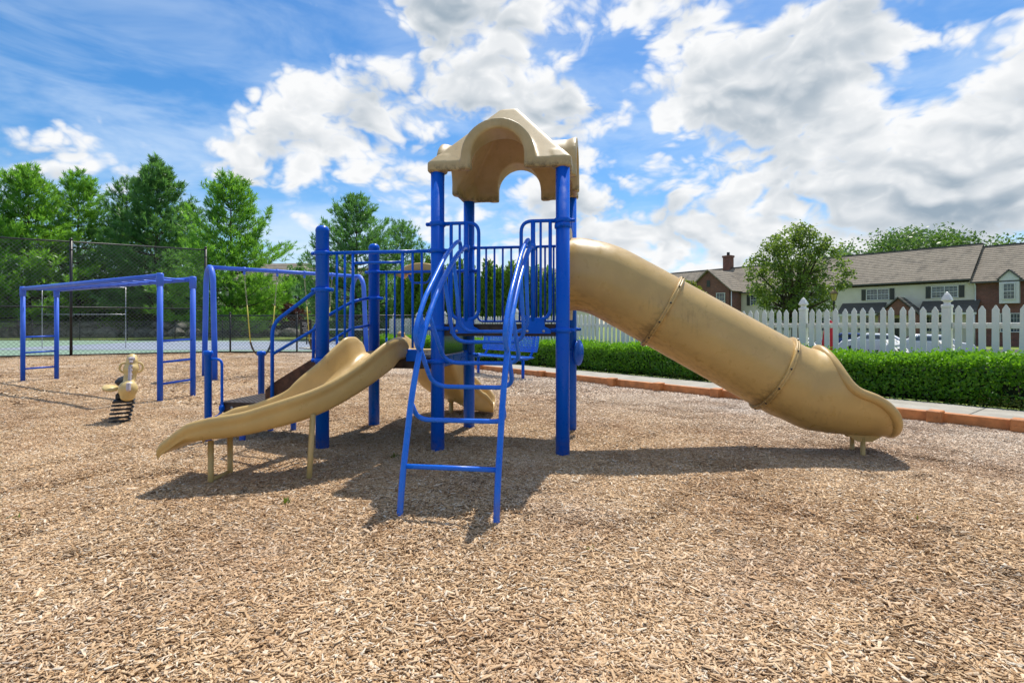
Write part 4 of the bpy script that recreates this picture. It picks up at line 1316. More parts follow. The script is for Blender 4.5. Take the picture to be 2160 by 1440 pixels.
def townhouse():
    t = thing('townhouse', Hp(8, 0, -0.8), 'long brick and cream townhouse with grey shingle roof behind the fence', 'building')
    EV, RG, DEP = 5.55, 9.5, 5.0
    zb = -0.9
    wall_quad(-16, 0.0, zb, EV, 0.0, 'brick_wall', 'brick', t)
    wall_quad(0.0, 24.5, zb, EV, 0.06, 'wall', 'siding', t)
    lap_siding(0.05, 24.4, 2.4, EV - 0.05, 0.05, t)
    wall_quad(24.5, 41, zb, EV, 0.02, 'brick_wall', 'brick', t)
    wall_quad(-16, 41, zb, EV, 10.0, 'wall', 'siding', t)
    # roof: taller middle block, lower wings
    for (s0, s1, dz) in ((-16, 0.3, 0.0), (0.3, 16.5, 0.35), (16.5, 41, 0.12)):
        roof_plane([Hp(s0, -0.45, EV - 0.05 + dz), Hp(s1, -0.45, EV - 0.05 + dz), Hp(s1, DEP, RG + dz), Hp(s0, DEP, RG + dz)], None, t)
        roof_plane([Hp(s0, 10.6, EV - 0.05 + dz), Hp(s1, 10.6, EV - 0.05 + dz), Hp(s1, DEP, RG + dz), Hp(s0, DEP, RG + dz)], None, t, courses=6)
        m = MB(); m.box(Hp((s0 + s1) / 2, DEP, RG + dz + 0.03), (s1 - s0 - .01, 0.3, 0.09), HROT); m.build('ridge_cap', 'trim_grey', t)
        m = MB(); m.box(Hp((s0 + s1) / 2, -0.50, EV - 0.13 + dz), (s1 - s0 - .01, 0.12, 0.14), HROT); m.build('gutter', 'trim_grey', t)
        for ss in (s0 + .13, s1 - .13):
            m = MB(); m.prism([Hp(ss, -0.02, EV - 0.2), Hp(ss, 9.9, EV - 0.2), Hp(ss, DEP, RG + dz - 0.12)], HE * 0.12); m.build('gable_end', 'siding', t)
    # windows of the middle block
    window(2.45, 4.1, 5.2, 2.15, 0.03, t)
    window(8.45, 4.1, 5.2, 2.15, 0.03, t)
    window(15.6, 4.1, 5.2, 2.15, 0.03, t); window(22.6, 3.9, 5.2, 1.1, 0.03, t, 1)
    for s in (3.2, 9.6, 14, 19.5): window(s, 0.6, 2.1, 1.6, 0.03, t, 2, False)
    for s in (5.0, 6.9):
        m = MB(); m.box(Hp(s, -0.02, 0.9), (0.95, 0.08, 2.1), HROT, 0.02); d = m.build('door', 'shutter', t)
        m = MB(); m.lathe([(0.03, 0), (0.04, 0.03), (0, 0.06)], Hp(s + 0.35, -0.08, 0.85), -HG, 8); m.build('handle', 'brass', d)
    # porch roof with a brick gable
    for (s0, s1) in ((-0.4, 4.3), (7.6, 12.0)):
        roof_plane([Hp(s0, -1.7, 2.55), Hp(s1, -1.7, 2.55), Hp(s1, 0.0, 3.75), Hp(s0, 0.0, 3.75)], None, t, 'porch_roof', 'trim_grey', 8)
        m = MB(); m.box(Hp((s0 + s1) / 2, -1.66, 2.38), (s1 - s0, 0.1, 0.2), HROT); m.build('fascia', 'white_paint', t)
        for ss in (s0 + 0.2, s1 - 0.2):
            m = MB(); m.tube([Hp(ss, -1.6, -0.8), Hp(ss, -1.6, 2.3)], 0.09, 10); m.build('porch_post', 'white_paint', t)
    m = MB(); m.prism([Hp(4.2, -1.9, 2.3), Hp(7.7, -1.9, 2.3), Hp(5.95, -1.9, 4.0)], HG * 1.8); o = m.build('porch_gable', 'brick', t); uv_wall(o)
    for ss in (4.35, 7.55):
        m = MB(); m.box(Hp(ss, -1.7, 0.75), (0.45, 0.45, 3.1), HROT); o = m.build('brick_pier', 'brick', t); uv_wall(o)
    roof_plane([Hp(3.9, -2.1, 2.30), Hp(3.9, 0.0, 2.30), Hp(5.95, 0.0, 4.22), Hp(5.95, -2.1, 4.22)], None, t, 'gable_slope', 'trim_grey', 6)
    roof_plane([Hp(8.0, -2.1, 2.30), Hp(8.0, 0.0, 2.30), Hp(5.95, 0.0, 4.22), Hp(5.95, -2.1, 4.22)], None, t, 'gable_slope', 'trim_grey', 6)
    # dormer bay on the brick block
    m = MB(); m.prism([Hp(-1.87, -0.55, 3.3), Hp(-3.30, -0.55, 3.3), Hp(-3.30, -0.55, 5.75), Hp(-2.585, -0.55, 6.45), Hp(-1.87, -0.55, 5.75)], HG * 2.4); m.build('bay', 'white_paint', t)
    roof_plane([Hp(-1.70, -0.7, 5.62), Hp(-1.70, 2.2, 5.62), Hp(-2.585, 2.2, 6.55), Hp(-2.585, -0.7, 6.55)], None, t, 'bay_roof', 'trim_grey', 4)
    roof_plane([Hp(-3.47, -0.7, 5.62), Hp(-3.47, 2.2, 5.62), Hp(-2.585, 2.2, 6.55), Hp(-2.585, -0.7, 6.55)], None, t, 'bay_roof', 'trim_grey', 4)
    window(-2.585, 3.75, 5.15, 0.8, -0.58, t, 1, False)
    window(-2.6, 0.6, 2.3, 1.4, -0.03, t, 2, False); window(-8, 3.9, 5.2, 1.6, -0.03, t, 2)
    m = MB(); m.tube([Hp(0.02, -0.45, 5.4), Hp(-0.02, -0.12, 5.1), Hp(-0.02, -0.12, 3.5), Hp(-0.1, -0.5, 3.25)], 0.06, 8); m.build('downpipe', 'white_paint', t)
    # projecting brick wing with its gable
    zg = -2.6
    wall_quad(24.5, 31.0, zb, 5.9, zg, 'brick_wall', 'brick', t)
    m = MB(); m.box(Hp(24.6, zg + 1.3, 2.5), (0.25, 2.6, 6.8), HROT); o = m.build('brick_wall', 'brick', t); uv_wall(o)
    m = MB(); m.prism([Hp(24.5, zg, 5.9), Hp(31.0, zg, 5.9), Hp(27.75, zg, 8.6)], HG * 0.25); o = m.build('wing_gable', 'brick', t); uv_wall(o)
    roof_plane([Hp(24.1, zg - 0.35, 5.75), Hp(24.1, 4.6, 5.75), Hp(27.75, 4.6, 8.85), Hp(27.75, zg - 0.35, 8.85)], None, t, 'wing_roof', 'shingles', 10)
    roof_plane([Hp(31.4, zg - 0.35, 5.75), Hp(31.4, 4.6, 5.75), Hp(27.75, 4.6, 8.85), Hp(27.75, zg - 0.35, 8.85)], None, t, 'wing_roof', 'shingles', 10)
    window(25.9, 3.4, 5.5, 1.2, zg - 0.03, t, 1, False)
    m = MB(); m.box(Hp(27.75, zg - 0.02, 6.9), (0.5, 0.08, 0.9), HROT); m.build('gable_vent', 'shutter', t)
    m = MB(); m.tube([Hp(24.35, zg - 0.1, 5.7), Hp(24.35, zg - 0.1, -0.7)], 0.06, 8); m.build('downpipe', 'white_paint', t)
    # chimney
    m = MB(); m.box(Hp(29.2, 5.0, 10.4), (1.15, 1.0, 2.2), HROT); m.box(Hp(29.2, 5.0, 11.35), (1.35, 1.2, 0.3), HROT, 0.03)
    o = m.build('chimney', 'brick', t); uv_wall(o)
    m = MB(); m.tube([Hp(29.2, 5.0, 11.5), Hp(29.2, 5.0, 12.0)], 0.22, 10); m.build('flue', 'black_metal', o)
townhouse()

def far_house(name, px, Y, w, d, ev, rg, label, mat, rot=0.0, base=0.0):
    c = gpos(px, Y, base)
    t = thing(name, c, label, 'building')
    R = Matrix.Rotation(rot, 3, 'Z')
    def q(x, y, z): return c + R @ Vector((x, y, z))
    m = MB(); m.box(q(0, 0, ev / 2), (w, d, ev), R); m.prism([q(-w / 2, -d / 2 + .02, ev), q(-w / 2, d / 2 - .02, ev), q(-w / 2, 0, rg - 0.15)], R @ Vector((w, 0, 0))); m.build('wall', mat, t)
    roof_plane([q(-w / 2 - .4, -d / 2 - .5, ev - .1), q(w / 2 + .4, -d / 2 - .5, ev - .1), q(w / 2 + .4, 0, rg), q(-w / 2 - .4, 0, rg)], None, t, courses=8)
    roof_plane([q(-w / 2 - .4, d / 2 + .5, ev - .1), q(w / 2 + .4, d / 2 + .5, ev - .1), q(w / 2 + .4, 0, rg), q(-w / 2 - .4, 0, rg)], None, t, courses=3)
    for sx in (-1, 1):
        m = MB(); m.box(q(sx * (w / 2 - .1), -d / 2 - 0.06, ev / 2), (0.35, 0.1, ev), R); m.build('corner_board', 'white_paint', t)
    for x in np.arange(-w / 2 + 1.8, w / 2 - 1, 3.2):
        for z in (1.5, 4.2):
            if z + 1.4 > ev: continue
            m = MB(); m.box(q(x, -d / 2 - 0.05, z + .7), (1.2, 0.12, 1.6), R); f = m.build('window', 'white_paint', t)
            m = MB(); m.box(q(x, -d / 2 - 0.105, z + .7), (1.0, 0.03, 1.4), R); m.build('pane', 'window_glass', f)
far_house('beige_house', 712, 74, 9.6, 8, 7.2, 9.2, 'beige two-storey house seen between birch and tower post', 'beige_siding', 0.25)
far_house('roofed_house', 578, 88, 12, 9, 5.6, 9.3, 'far house with a grey roof behind the pointed pine', 'beige_siding', -0.1, 2.0)
far_house('grey_roof_house', 1150, 60, 8.5, 8, 5.0, 7.6, 'house with a grey roof peeking above the arborvitae row', 'siding', 0.5)

# ------------------------------------------------------------------ street furniture behind the fence
def lantern():
    g = gpos(1759, 24, -0.5)
    t = thing('lantern_post', g, 'black lamp post with a brass lantern behind the picket fence', 'street lamp')
    x, y, z = g
    m = MB(); m.lathe([(0.11, -0.2), (0.11, 0.15), (0.06, 0.3), (0.04, 0.45), (0.035, 2.65), (0.06, 2.7), (0.03, 2.76), (0.05, 2.8)], g, seg=12); m.build('pole', 'black_metal', t)
    m = MB(); m.lathe([(0.085, 2.80), (0.16, 3.10)], g, seg=6, smooth=False); m.build('glass', 'lantern_glass', t)
    m = MB(); m.lathe([(0.20, 3.10), (0.19, 3.13), (0.09, 3.24), (0.06, 3.26), (0.03, 3.33), (0, 3.36)], g, seg=6, smooth=False)
    for k in range(6):
        a = math.pi * k / 3
        m.tube([(x + 0.087 * math.cos(a), y + 0.087 * math.sin(a), z + 2.8), (x + 0.165 * math.cos(a), y + 0.165 * math.sin(a), z + 3.1)], 0.008, 5)
    m.build('cage', 'brass', t)
lantern()

def umbrella():
    g = gpos(1750, 14.2, -0.05)
    t = thing('folded_umbrella', g, 'folded red patio umbrella just behind the picket fence', 'umbrella')
    m = MB(); m.tube([g, g + Vector((0, 0, 1.42))], 0.02, 8); m.lathe([(0.2, 0), (0.2, 0.05), (0.05, 0.1), (0.03, 0.3)], g, seg=14); m.build('pole', 'white_paint', t)
    vs = []
    prof = [(0.03, 1.38), (0.09, 1.28), (0.13, 1.0), (0.155, 0.75), (0.145, 0.55)]
    rings = [[(g.x + r * (1 + .18 * (k % 2)) * math.cos(k * math.pi / 8), g.y + r * (1 + .18 * (k % 2)) * math.sin(k * math.pi / 8), g.z + z) for k in range(16)] for r, z in prof]
    m = MB(); m.loft(rings, True); m.build('canopy', 'red_cloth', t)
umbrella()

def lounger(px, o, label, flip=1):
    s = kt(px, o); c = K(s, o, -0.04)
    t = thing('strap_lounger', c, label, 'lounger', 'white strap loungers behind the fence')
    R = KROT
    def q(x, y, z): return c + R @ Vector((x * flip, y, z))
    m = MB()
    for sy in (-0.3, 0.3):
        m.tube(fillet([q(-0.95, sy, 0.36), q(0.25, sy, 0.36), q(0.85, sy, 0.95)], 0.08), 0.016, 8)
    for x in (-0.85, 0.3):
        m.tube(fillet([q(x, -0.3, 0.36), q(x - .06, -0.3, 0.0), q(x - .06, 0.3, 0.0), q(x, 0.3, 0.36)], 0.05), 0.016, 8)
    m.build('frame', 'white_vinyl', t)
    for k in range(13):
        x = -0.9 + k * 0.088
        m = MB(); m.box(q(x, 0, 0.378), (0.05, 0.63, 0.006), R); m.build('strap', 'white_vinyl', t)
    for k in range(8):
        f = (k + 0.6) / 8; p = q(0.25 + 0.6 * f, 0, 0.372 + 0.59 * f)
        m = MB(); m.box(p, (0.05, 0.63, 0.008), R @ Matrix.Rotation(-0.776 * flip, 3, 'Y')); m.build('strap', 'white_vinyl', t)
lounger(1780, 4.6, 'white strap lounger behind the fence beside the folded red umbrella')
lounger(1985, 4.8, 'white strap lounger behind the fence post left of the brick wall')
lounger(2110, 4.9, 'white strap lounger behind the fence at the right frame edge')

def car(px, Y, rot, mat, label):
    g = gpos(px, Y, -0.81)
    t = thing('parked_car', g, label, 'car', 'cars parked before the townhouse')
    R = Matrix.Rotation(rot, 3, 'Z')
    def q(x, y, z): return g + R @ Vector((x, y, z))
    side = [(-2.2, .35), (-2.25, .62), (-2.1, .88), (-1.45, .98), (-0.85, 1.38), (0.55, 1.43), (1.35, 1.0), (2.05, .86), (2.25, .62), (2.22, .35)]
    rings = []
    for y, k, zz in ((-0.88, .0, 0), (-0.86, 1, 0), (-0.6, 1, .05), (0.6, 1, .05), (0.86, 1, 0), (0.88, 0, 0)):
        rg = []
        for x, z in side:
            pull = 0.16 if (z > 1.0 and abs(y) > 0.7) else 0
            rg.append(q(x * (0.985 if k == 0 else 1.0), y * (1 - pull), z + (zz if z > .8 else 0)))
        rings.append(rg)
    m = MB(); m.loft(rings, True, True, cap=True); m.build('body', mat, t)
    for sy in (-1, 1):
        m = MB(); m.prism([q(-1.3, sy * 0.80, 1.0), q(1.15, sy * 0.80, 1.0), q(0.5, sy * 0.765, 1.34), q(-0.8, sy * 0.765, 1.32)], R @ Vector((0, sy * 0.06, 0))); m.build('side_window', 'window_glass', t)
        for x in (-1.4, 1.4):
            m = MB(); m.lathe([(0.2, -.1), (0.31, -.1), (0.32, -.06), (0.32, .06), (0.31, .1), (0.2, .1)], q(x, sy * 0.82, 0.32), R @ Vector((0, 1, 0)), 18); w = m.build('wheel', 'rubber', t)
            m = MB(); m.lathe([(0.2, -.095), (0.2, .095)], q(x, sy * 0.82, 0.32), R @ Vector((0, 1, 0)), 12); m.build('rim', 'steel', w)
        m = MB(); m.box(q(2.2, sy * 0.65, 0.68), (0.12, 0.3, 0.14), R, 0.03); m.build('headlight', 'white_paint', t)
    m = MB(); m.prism([q(0.62, -0.66, 1.40), q(0.62, 0.66, 1.40), q(1.33, 0.72, 1.02), q(1.33, -0.72, 1.02)], R @ Vector((0.04, 0, 0.05))); m.build('windscreen', 'window_glass', t)
car(1955, 33, 2.6, 'car_white', 'white car parked beyond the fence left of the pointed fence post')
car(1850, 37, 2.5, 'car_white', 'white car parked beyond the fence below the porch gable')
car(1795, 40, 2.5, 'car_blue', 'dark blue car parked beyond the fence near the red umbrella')
def lot():
    m = MB(); m.raw([gpos(1650, 28, -0.797), gpos(2500, 24, -0.797), gpos(2500, 42, -0.797), gpos(1400, 50, -0.797)], [(0, 1, 2, 3)])
    o = m.build('parking_road', 'asphalt'); tag(o, 'asphalt parking strip before the townhouse', kind='structure')
lot()

# ================================================================== PLAY TOWER
tower = thing('play_structure', P(0.0, 0.6, 0), 'blue and tan play tower with roof, tube slide, open chute and climber', 'play structure')
UL, U0, UR, V0, V1 = -1.16, 0.0, 1.175, 0.0, 1.19
Z_HI, Z_LO = 1.21, 0.90
PR = 0.0635

def post(u, v, top, dome, clamps):
    m = MB(); p = P(u, v, 0)
    prof = [(PR, -0.4), (PR, top)]
    if dome: prof = [(PR, -0.4), (PR, top - 0.06), (PR * 1.03, top - 0.058), (PR * 1.03, top - 0.045), (PR * 0.93, top - 0.025), (PR * 0.7, top - 0.008), (PR * 0.35, top), (0, top + 0.002)]
    m.lathe(prof, p, seg=28)
    o = m.build('post', 'blue', tower)
    for z, a in clamps:
        c = MB()
        c.lathe([(PR + 0.001, z - 0.022), (PR + 0.011, z - 0.020), (PR + 0.013, z), (PR + 0.011, z + 0.020), (PR + 0.001, z + 0.022)], p, seg=28)
        d = Vector((math.cos(a), math.sin(a), 0)); s = Vector((-d.y, d.x, 0))
        R = Matrix.Rotation(a, 3, 'Z')
        for sg in (-1, 1):
            c.box(p + d * (PR + 0.026) * sg + Vector((0, 0, z)), (0.05, 0.034, 0.034), R, 0.008)
            c.lathe([(0.009, 0), (0.009, 0.006), (0, 0.009)], p + d * (PR + 0.026) * sg - s * 0.017 + Vector((0, 0, z)), -s, 8)
        c.build('clamp', 'blue', o)
    return o
AX = math.atan2(EX.y, EX.x); AY = math.atan2(EY.y, EY.x)
post(U0, V0, 2.68, False, [(2.15, AX), (1.17, AX), (1.90, AX), (0.86, AX)])
post(UR, V0, 2.68, False, [(2.15, AX), (2.10, AY), (1.155, AX)])
post(U0, V1, 2.68, False, [(2.095, AX), (1.17, AX), (1.83, AX), (0.86, AX)])
post(UR, V1, 2.68, False, [(2.095, AX), (1.155, AX), (0.92, AX)])
post(UL, V0, 2.17, True, [(1.90, AX), (1.545, AX), (0.86, AX)])
post(UL, V1, 2.17, True, [(1.83, AX), (1.52, AX), (0.86, AX)])

# decks: punched steel pans with folded edges
def deck(u0, u1, z):
    m = MB()
    c = P((u0 + u1) / 2, (V0 + V1) / 2, 0)
    w, d = (u1 - u0) - 0.02, (V1 - V0) - 0.0
    m.box(c + Vector((0, 0, z - 0.01)), (w, d, 0.02), TROT, 0.004)
    o = m.build('deck', 'deck', tower)
    for v in (V0 + 0.01, V1 - 0.01):
        k = MB(); k.box(P((u0 + u1) / 2, v, z - 0.065), (w - 0.1, 0.012, 0.09), TROT); k.build('skirt', 'deck', o)
    for u in (u0 + 0.02, u1 - 0.02):
        k = MB(); k.box(P(u, (V0 + V1) / 2, z - 0.065), (0.012, d - 0.12, 0.09), TROT); k.build('skirt', 'deck', o)
    h = MB()
    for i in range(int(w / 0.055)):
        for j in range(int(d / 0.055)):
            p = c + TROT @ Vector((-w / 2 + 0.04 + i * 0.055, -d / 2 + 0.04 + j * 0.055, z + 0.001))
            h.lathe([(0.014, 0), (0.012, 0.003), (0.007, 0.001)], p, seg=6)
    q = h.build('tread_button', 'deck', o); q['kind'] = 'stuff'
deck(U0 + 0.0, UR, Z_HI)
deck(UL, U0, Z_LO)
# riser between the decks: dark plate over a blue bar
m = MB(); m.box(P(0.0, 0.6, 1.035), (0.012, 1.04, 0.235), TROT); m.build('riser_panel', 'teal_panel', tower)
m = MB(); m.box(P(0.0, 0.6, 0.85), (0.03, 1.05, 0.10), TROT, 0.006)
for v in (0.8, 0.92): m.lathe([(0.012, 0), (0.012, 0.004), (0, 0.007)], P(0.016, v, 0.85), EX, 10)
m.build('riser_bar', 'blue', tower)

# ------------------------------------------------------------------ roof: crossed barrel vaults on a pyramid, one moulded shell
def roof():
    c = P((U0 + UR) / 2, (V0 + V1) / 2, 0)
    h = 0.0135
    xs = np.arange(-0.78, 0.78 + h, h); zs = np.arange(2.54, 3.50, h)
    X, Y, Z = np.meshgrid(xs, xs, zs, indexing='ij')
    ax, ay = np.abs(X), np.abs(Y)
    def pyr(off):
        e, tp = 0.665 - off, 0.085 - off * 0.3
        z0, z1 = 2.715, 3.41 - off
        f = np.clip((Z - z0) / (z1 - z0), 0, 1)
        half = e * (1 - f) + tp * f
        sl = math.cos(math.atan2(e - tp, z1 - z0))
        d = smax(ax - half, ay - half, 0.035) * sl
        return smax(d, Z - z1, 0.03)
    def barrel(S, Tt, R, zc, ln):
        up = np.sqrt(S * S + np.maximum(Z - zc, 0) ** 2) - R
        return np.maximum(up, np.abs(Tt) - ln)
    lip = lambda Tt: 0.018 * np.clip((np.abs(Tt) - 0.60) / 0.06, 0, 1)
    Ro, zo = 0.325, 2.745
    outer = pyr(0.0)
    for S, Tt in ((X, Y), (Y, X)):
        outer = smin(outer, barrel(S, Tt, Ro + lip(Tt), zo, 0.695), 0.035)
    inner = pyr(0.045)
    Ri = 0.245
    for S, Tt in ((X, Y), (Y, X)):
        inner = np.minimum(inner, barrel(S, Tt, Ri, zo, 2.0))
    wide = np.maximum(np.maximum(ax, ay) - 0.61, 0)
    shell = smax(outer, -inner, 0.016)
    # post sockets in the four corners
    for su in (-1, 1):
        for sv in (-1, 1):
            q = np.sqrt((X - su * 0.5875) ** 2 + (Y - sv * 0.595) ** 2)
            sock = np.maximum(np.maximum(q - 0.095, 2.60 - Z), Z - 2.80)
            shell = smin(shell, np.maximum(sock, outer), 0.02)
    shell = smax(shell, 2.625 - Z, 0.012)
    V, Q = surface_nets(shell, (xs[0], xs[0], zs[0]), h)
    for _ in range(2):      # relax the facets
        acc = np.zeros_like(V); n = np.zeros(len(V))
        for a, b in ((0, 1), (1, 2), (2, 3), (3, 0)):
            np.add.at(acc, Q[:, a], V[Q[:, b]]); np.add.at(n, Q[:, a], 1)
            np.add.at(acc, Q[:, b], V[Q[:, a]]); np.add.at(n, Q[:, b], 1)
        V = V * 0.45 + 0.55 * acc / np.maximum(n, 1)[:, None]
    Wd = V[:, :1] * np.array(EX)[None] + V[:, 1:2] * np.array(EY)[None]
    Wd[:, 2] = V[:, 2]; Wd[:, :2] += np.array(c)[:2]
    o = link_mesh('roof', fast_mesh('roof', Wd - np.array(tower.location), Q, 'roof_tan', smooth=True), tower)
roof()

# ------------------------------------------------------------------ guard rails
TR = 0.0165
def rail_tube(name, pts, parent, r=TR, mat='blue', rad=0.09, closed=False):
    m = MB(); m.tube(fillet(pts, rad, closed=closed), r, 12, closed=closed); return m.build(name, mat, parent)
def bars(us, v, z0, z1, parent, r=0.0115):
    for u in us:
        m = MB(); m.tube([P(u, v, z0), P(u, v, z1)], r, 10); m.build('baluster', 'blue', parent)
# front of the upper deck, left and right of the climber
for (ua, ub, uc, ins, thick) in ((0.05, 0.40, 0.137, [0.219], 0.283), (1.12, 0.797, 1.063, [0.976], 0.906)):
    v = -0.02
    g = rail_tube('guardrail', [P(ua, v, 2.15), P(ub, v, 2.15), P(ub, v, 1.255), P(uc, v, 1.255), P(uc, v, 2.15)], tower, rad=0.10)
    bars(ins, v, 1.255, 2.15, g)
    m = MB(); m.tube([P(thick, v, 1.24), P(thick, v, 2.15)], 0.021, 12); m.build('mounting_tube', 'blue', g)
    s = 1 if ub > uc else -1
    c = (ub + uc) / 2
    k = MB()
    k.prism([P(c - .08, v - 0.016, 1.25), P(c + .08, v - 0.016, 1.25), P(c + .085, v - 0.016, 1.19), P(c + .135, v - 0.016, 1.165), P(c + .14, v - 0.016, 1.125), P(c - .14, v - 0.016, 1.125), P(c - .135, v - 0.016, 1.165), P(c - .085, v - 0.016, 1.19)], EY * 0.012)
    k.build('bolt_plate', 'blue', g)
    for sg in (-1, 1):
        b = MB(); b.lathe([(0.014, 0), (0.014, 0.004), (0.009, 0.009), (0, 0.010)], P(c + sg * .075, v - 0.016, 1.148), -EY, 12); b.build('bolt', 'steel', g)
# back of the upper deck
g = rail_tube('guardrail', [P(0.06, 1.2, 2.095), P(1.11, 1.2, 2.095)], tower, rad=0.02)
rail_tube('lower_loop', [P(0.10, 1.2, 2.095), P(0.10, 1.2, 1.245), P(1.08, 1.2, 1.245), P(1.08, 1.2, 2.095)], g, 0.0125, rad=0.07)
bars(np.linspace(0.20, 0.98, 9), 1.2, 1.245, 2.095, g)
# header and side loops over the open chute
g = rail_tube('guardrail', [P(UL + 0.05, 0, 1.90), P(-0.05, 0, 1.90)], tower, rad=0.02)
rail_tube('header_bar', [P(-0.845, 0, 1.80), P(-0.345, 0, 1.80)], g, 0.0125, rad=0.02)
bars([-1.01, -0.928], 0, 0.985, 1.90, g)
m = MB(); m.tube([P(-0.845, 0, 0.985), P(-0.845, 0, 1.90)], 0.0145, 10); m.build('baluster', 'blue', g)
m = MB(); m.tube([P(-0.345, 0, 0.985), P(-0.345, 0, 1.90)], 0.0145, 10); m.build('baluster', 'blue', g)
bars([-0.245, -0.155], 0, 0.985, 1.90, g)
rail_tube('lower_loop', [P(-1.01, 0, 1.1), P(-1.01, 0, 0.975), P(-0.845, 0, 0.975), P(-0.845, 0, 1.1)], g, 0.0125, rad=0.05)
rail_tube('lower_loop', [P(-0.345, 0, 1.1), P(-0.345, 0, 0.96), P(-0.155, 0, 0.96), P(-0.155, 0, 1.1)], g, 0.0125, rad=0.05)
m = MB(); m.box(P(-0.25, -0.012, 0.915), (0.11, 0.010, 0.11), TROT, 0.004); m.build('bolt_plate', 'blue', g)
# rear of the lower deck
g = rail_tube('guardrail', [P(UL + 0.05, 1.2, 1.83), P(-0.05, 1.2, 1.83)], tower, rad=0.02)
bars([-1.01, -0.905, -0.245, -0.15], 1.2, 0.96, 1.83, g)
rail_tube('lower_loop', [P(-1.01, 1.2, 1.05), P(-1.01, 1.2, 0.95), P(-0.905, 1.2, 0.95), P(-0.905, 1.2, 1.05)], g, 0.0125, rad=0.04)

# ------------------------------------------------------------------ arch climber
def climber():
    prof = spline([(-1.685, -0.35), (-1.67, 0.0), (-1.62, .25), (-1.545, .48), (-1.465, .71), (-1.335, .96), (-1.155, 1.22), (-.93, 1.43), (-.69, 1.605), (-.36, 1.80), (-.16, 1.885), (-.03, 1.91)], 4)
    hand = spline([(-1.31, 1.03), (-1.362, 1.08), (-1.375, 1.18), (-1.20, 1.385), (-.99, 1.545), (-.69, 1.755), (-.44, 1.885), (-.30, 1.935), (-.235, 1.915), (-.215, 1.84)], 5)
    us = (0.284, 0.90)
    base = None
    for u in us:
        m = MB(); m.tube([P(u, v, z) for v, z in prof], 0.0205, 14)
        o = m.build('climber', 'blue_tube', tower) if base is None else m.build('side_rail', 'blue_tube', base)
        if base is None: base = o
        m = MB(); m.tube([P(u, v, z) for v, z in hand], 0.0175, 12); m.build('handrail', 'blue_tube', base)
        m = MB(); m.prism([P(u - 0.006, -1.375, 1.19), P(u - 0.006, -1.33, 1.0), P(u - 0.006, -1.20, 1.18), P(u - .006, -1.27, 1.30)], EX * 0.012); m.build('gusset', 'blue_tube', base)
        m = MB(); m.lathe([(0.022, -0.03), (0.031, -0.028), (0.031, 0.028), (0.022, 0.03)], P(u, -0.02, 1.915), seg=14); m.build('collar', 'blue_tube', base)
    rungs = [((-1.60, .30), (-1.60, .30)), ((-1.475, .69), (-1.35, .555)), ((-1.29, 1.03), (-1.02, .745)), ((-1.10, 1.275), (-.72, .90)), ((-.72, 1.585), (-.47, 1.06)), ((-.45, 1.75), (-.24, 1.145))]
    for i, ((v0, z0), (v1, z1)) in enumerate(rungs):
        a, b = us
        if i == 0: pts = [P(a, v0, z0), P(b, v0, z0)]
        else: pts = fillet([P(a, v0, z0), P(a + 0.005, v1, z1), P(b - 0.005, v1, z1), P(b, v0, z0)], 0.13, 10)
        m = MB(); m.tube(pts, 0.0165, 12); m.build('rung', 'blue_tube', base)
climber()

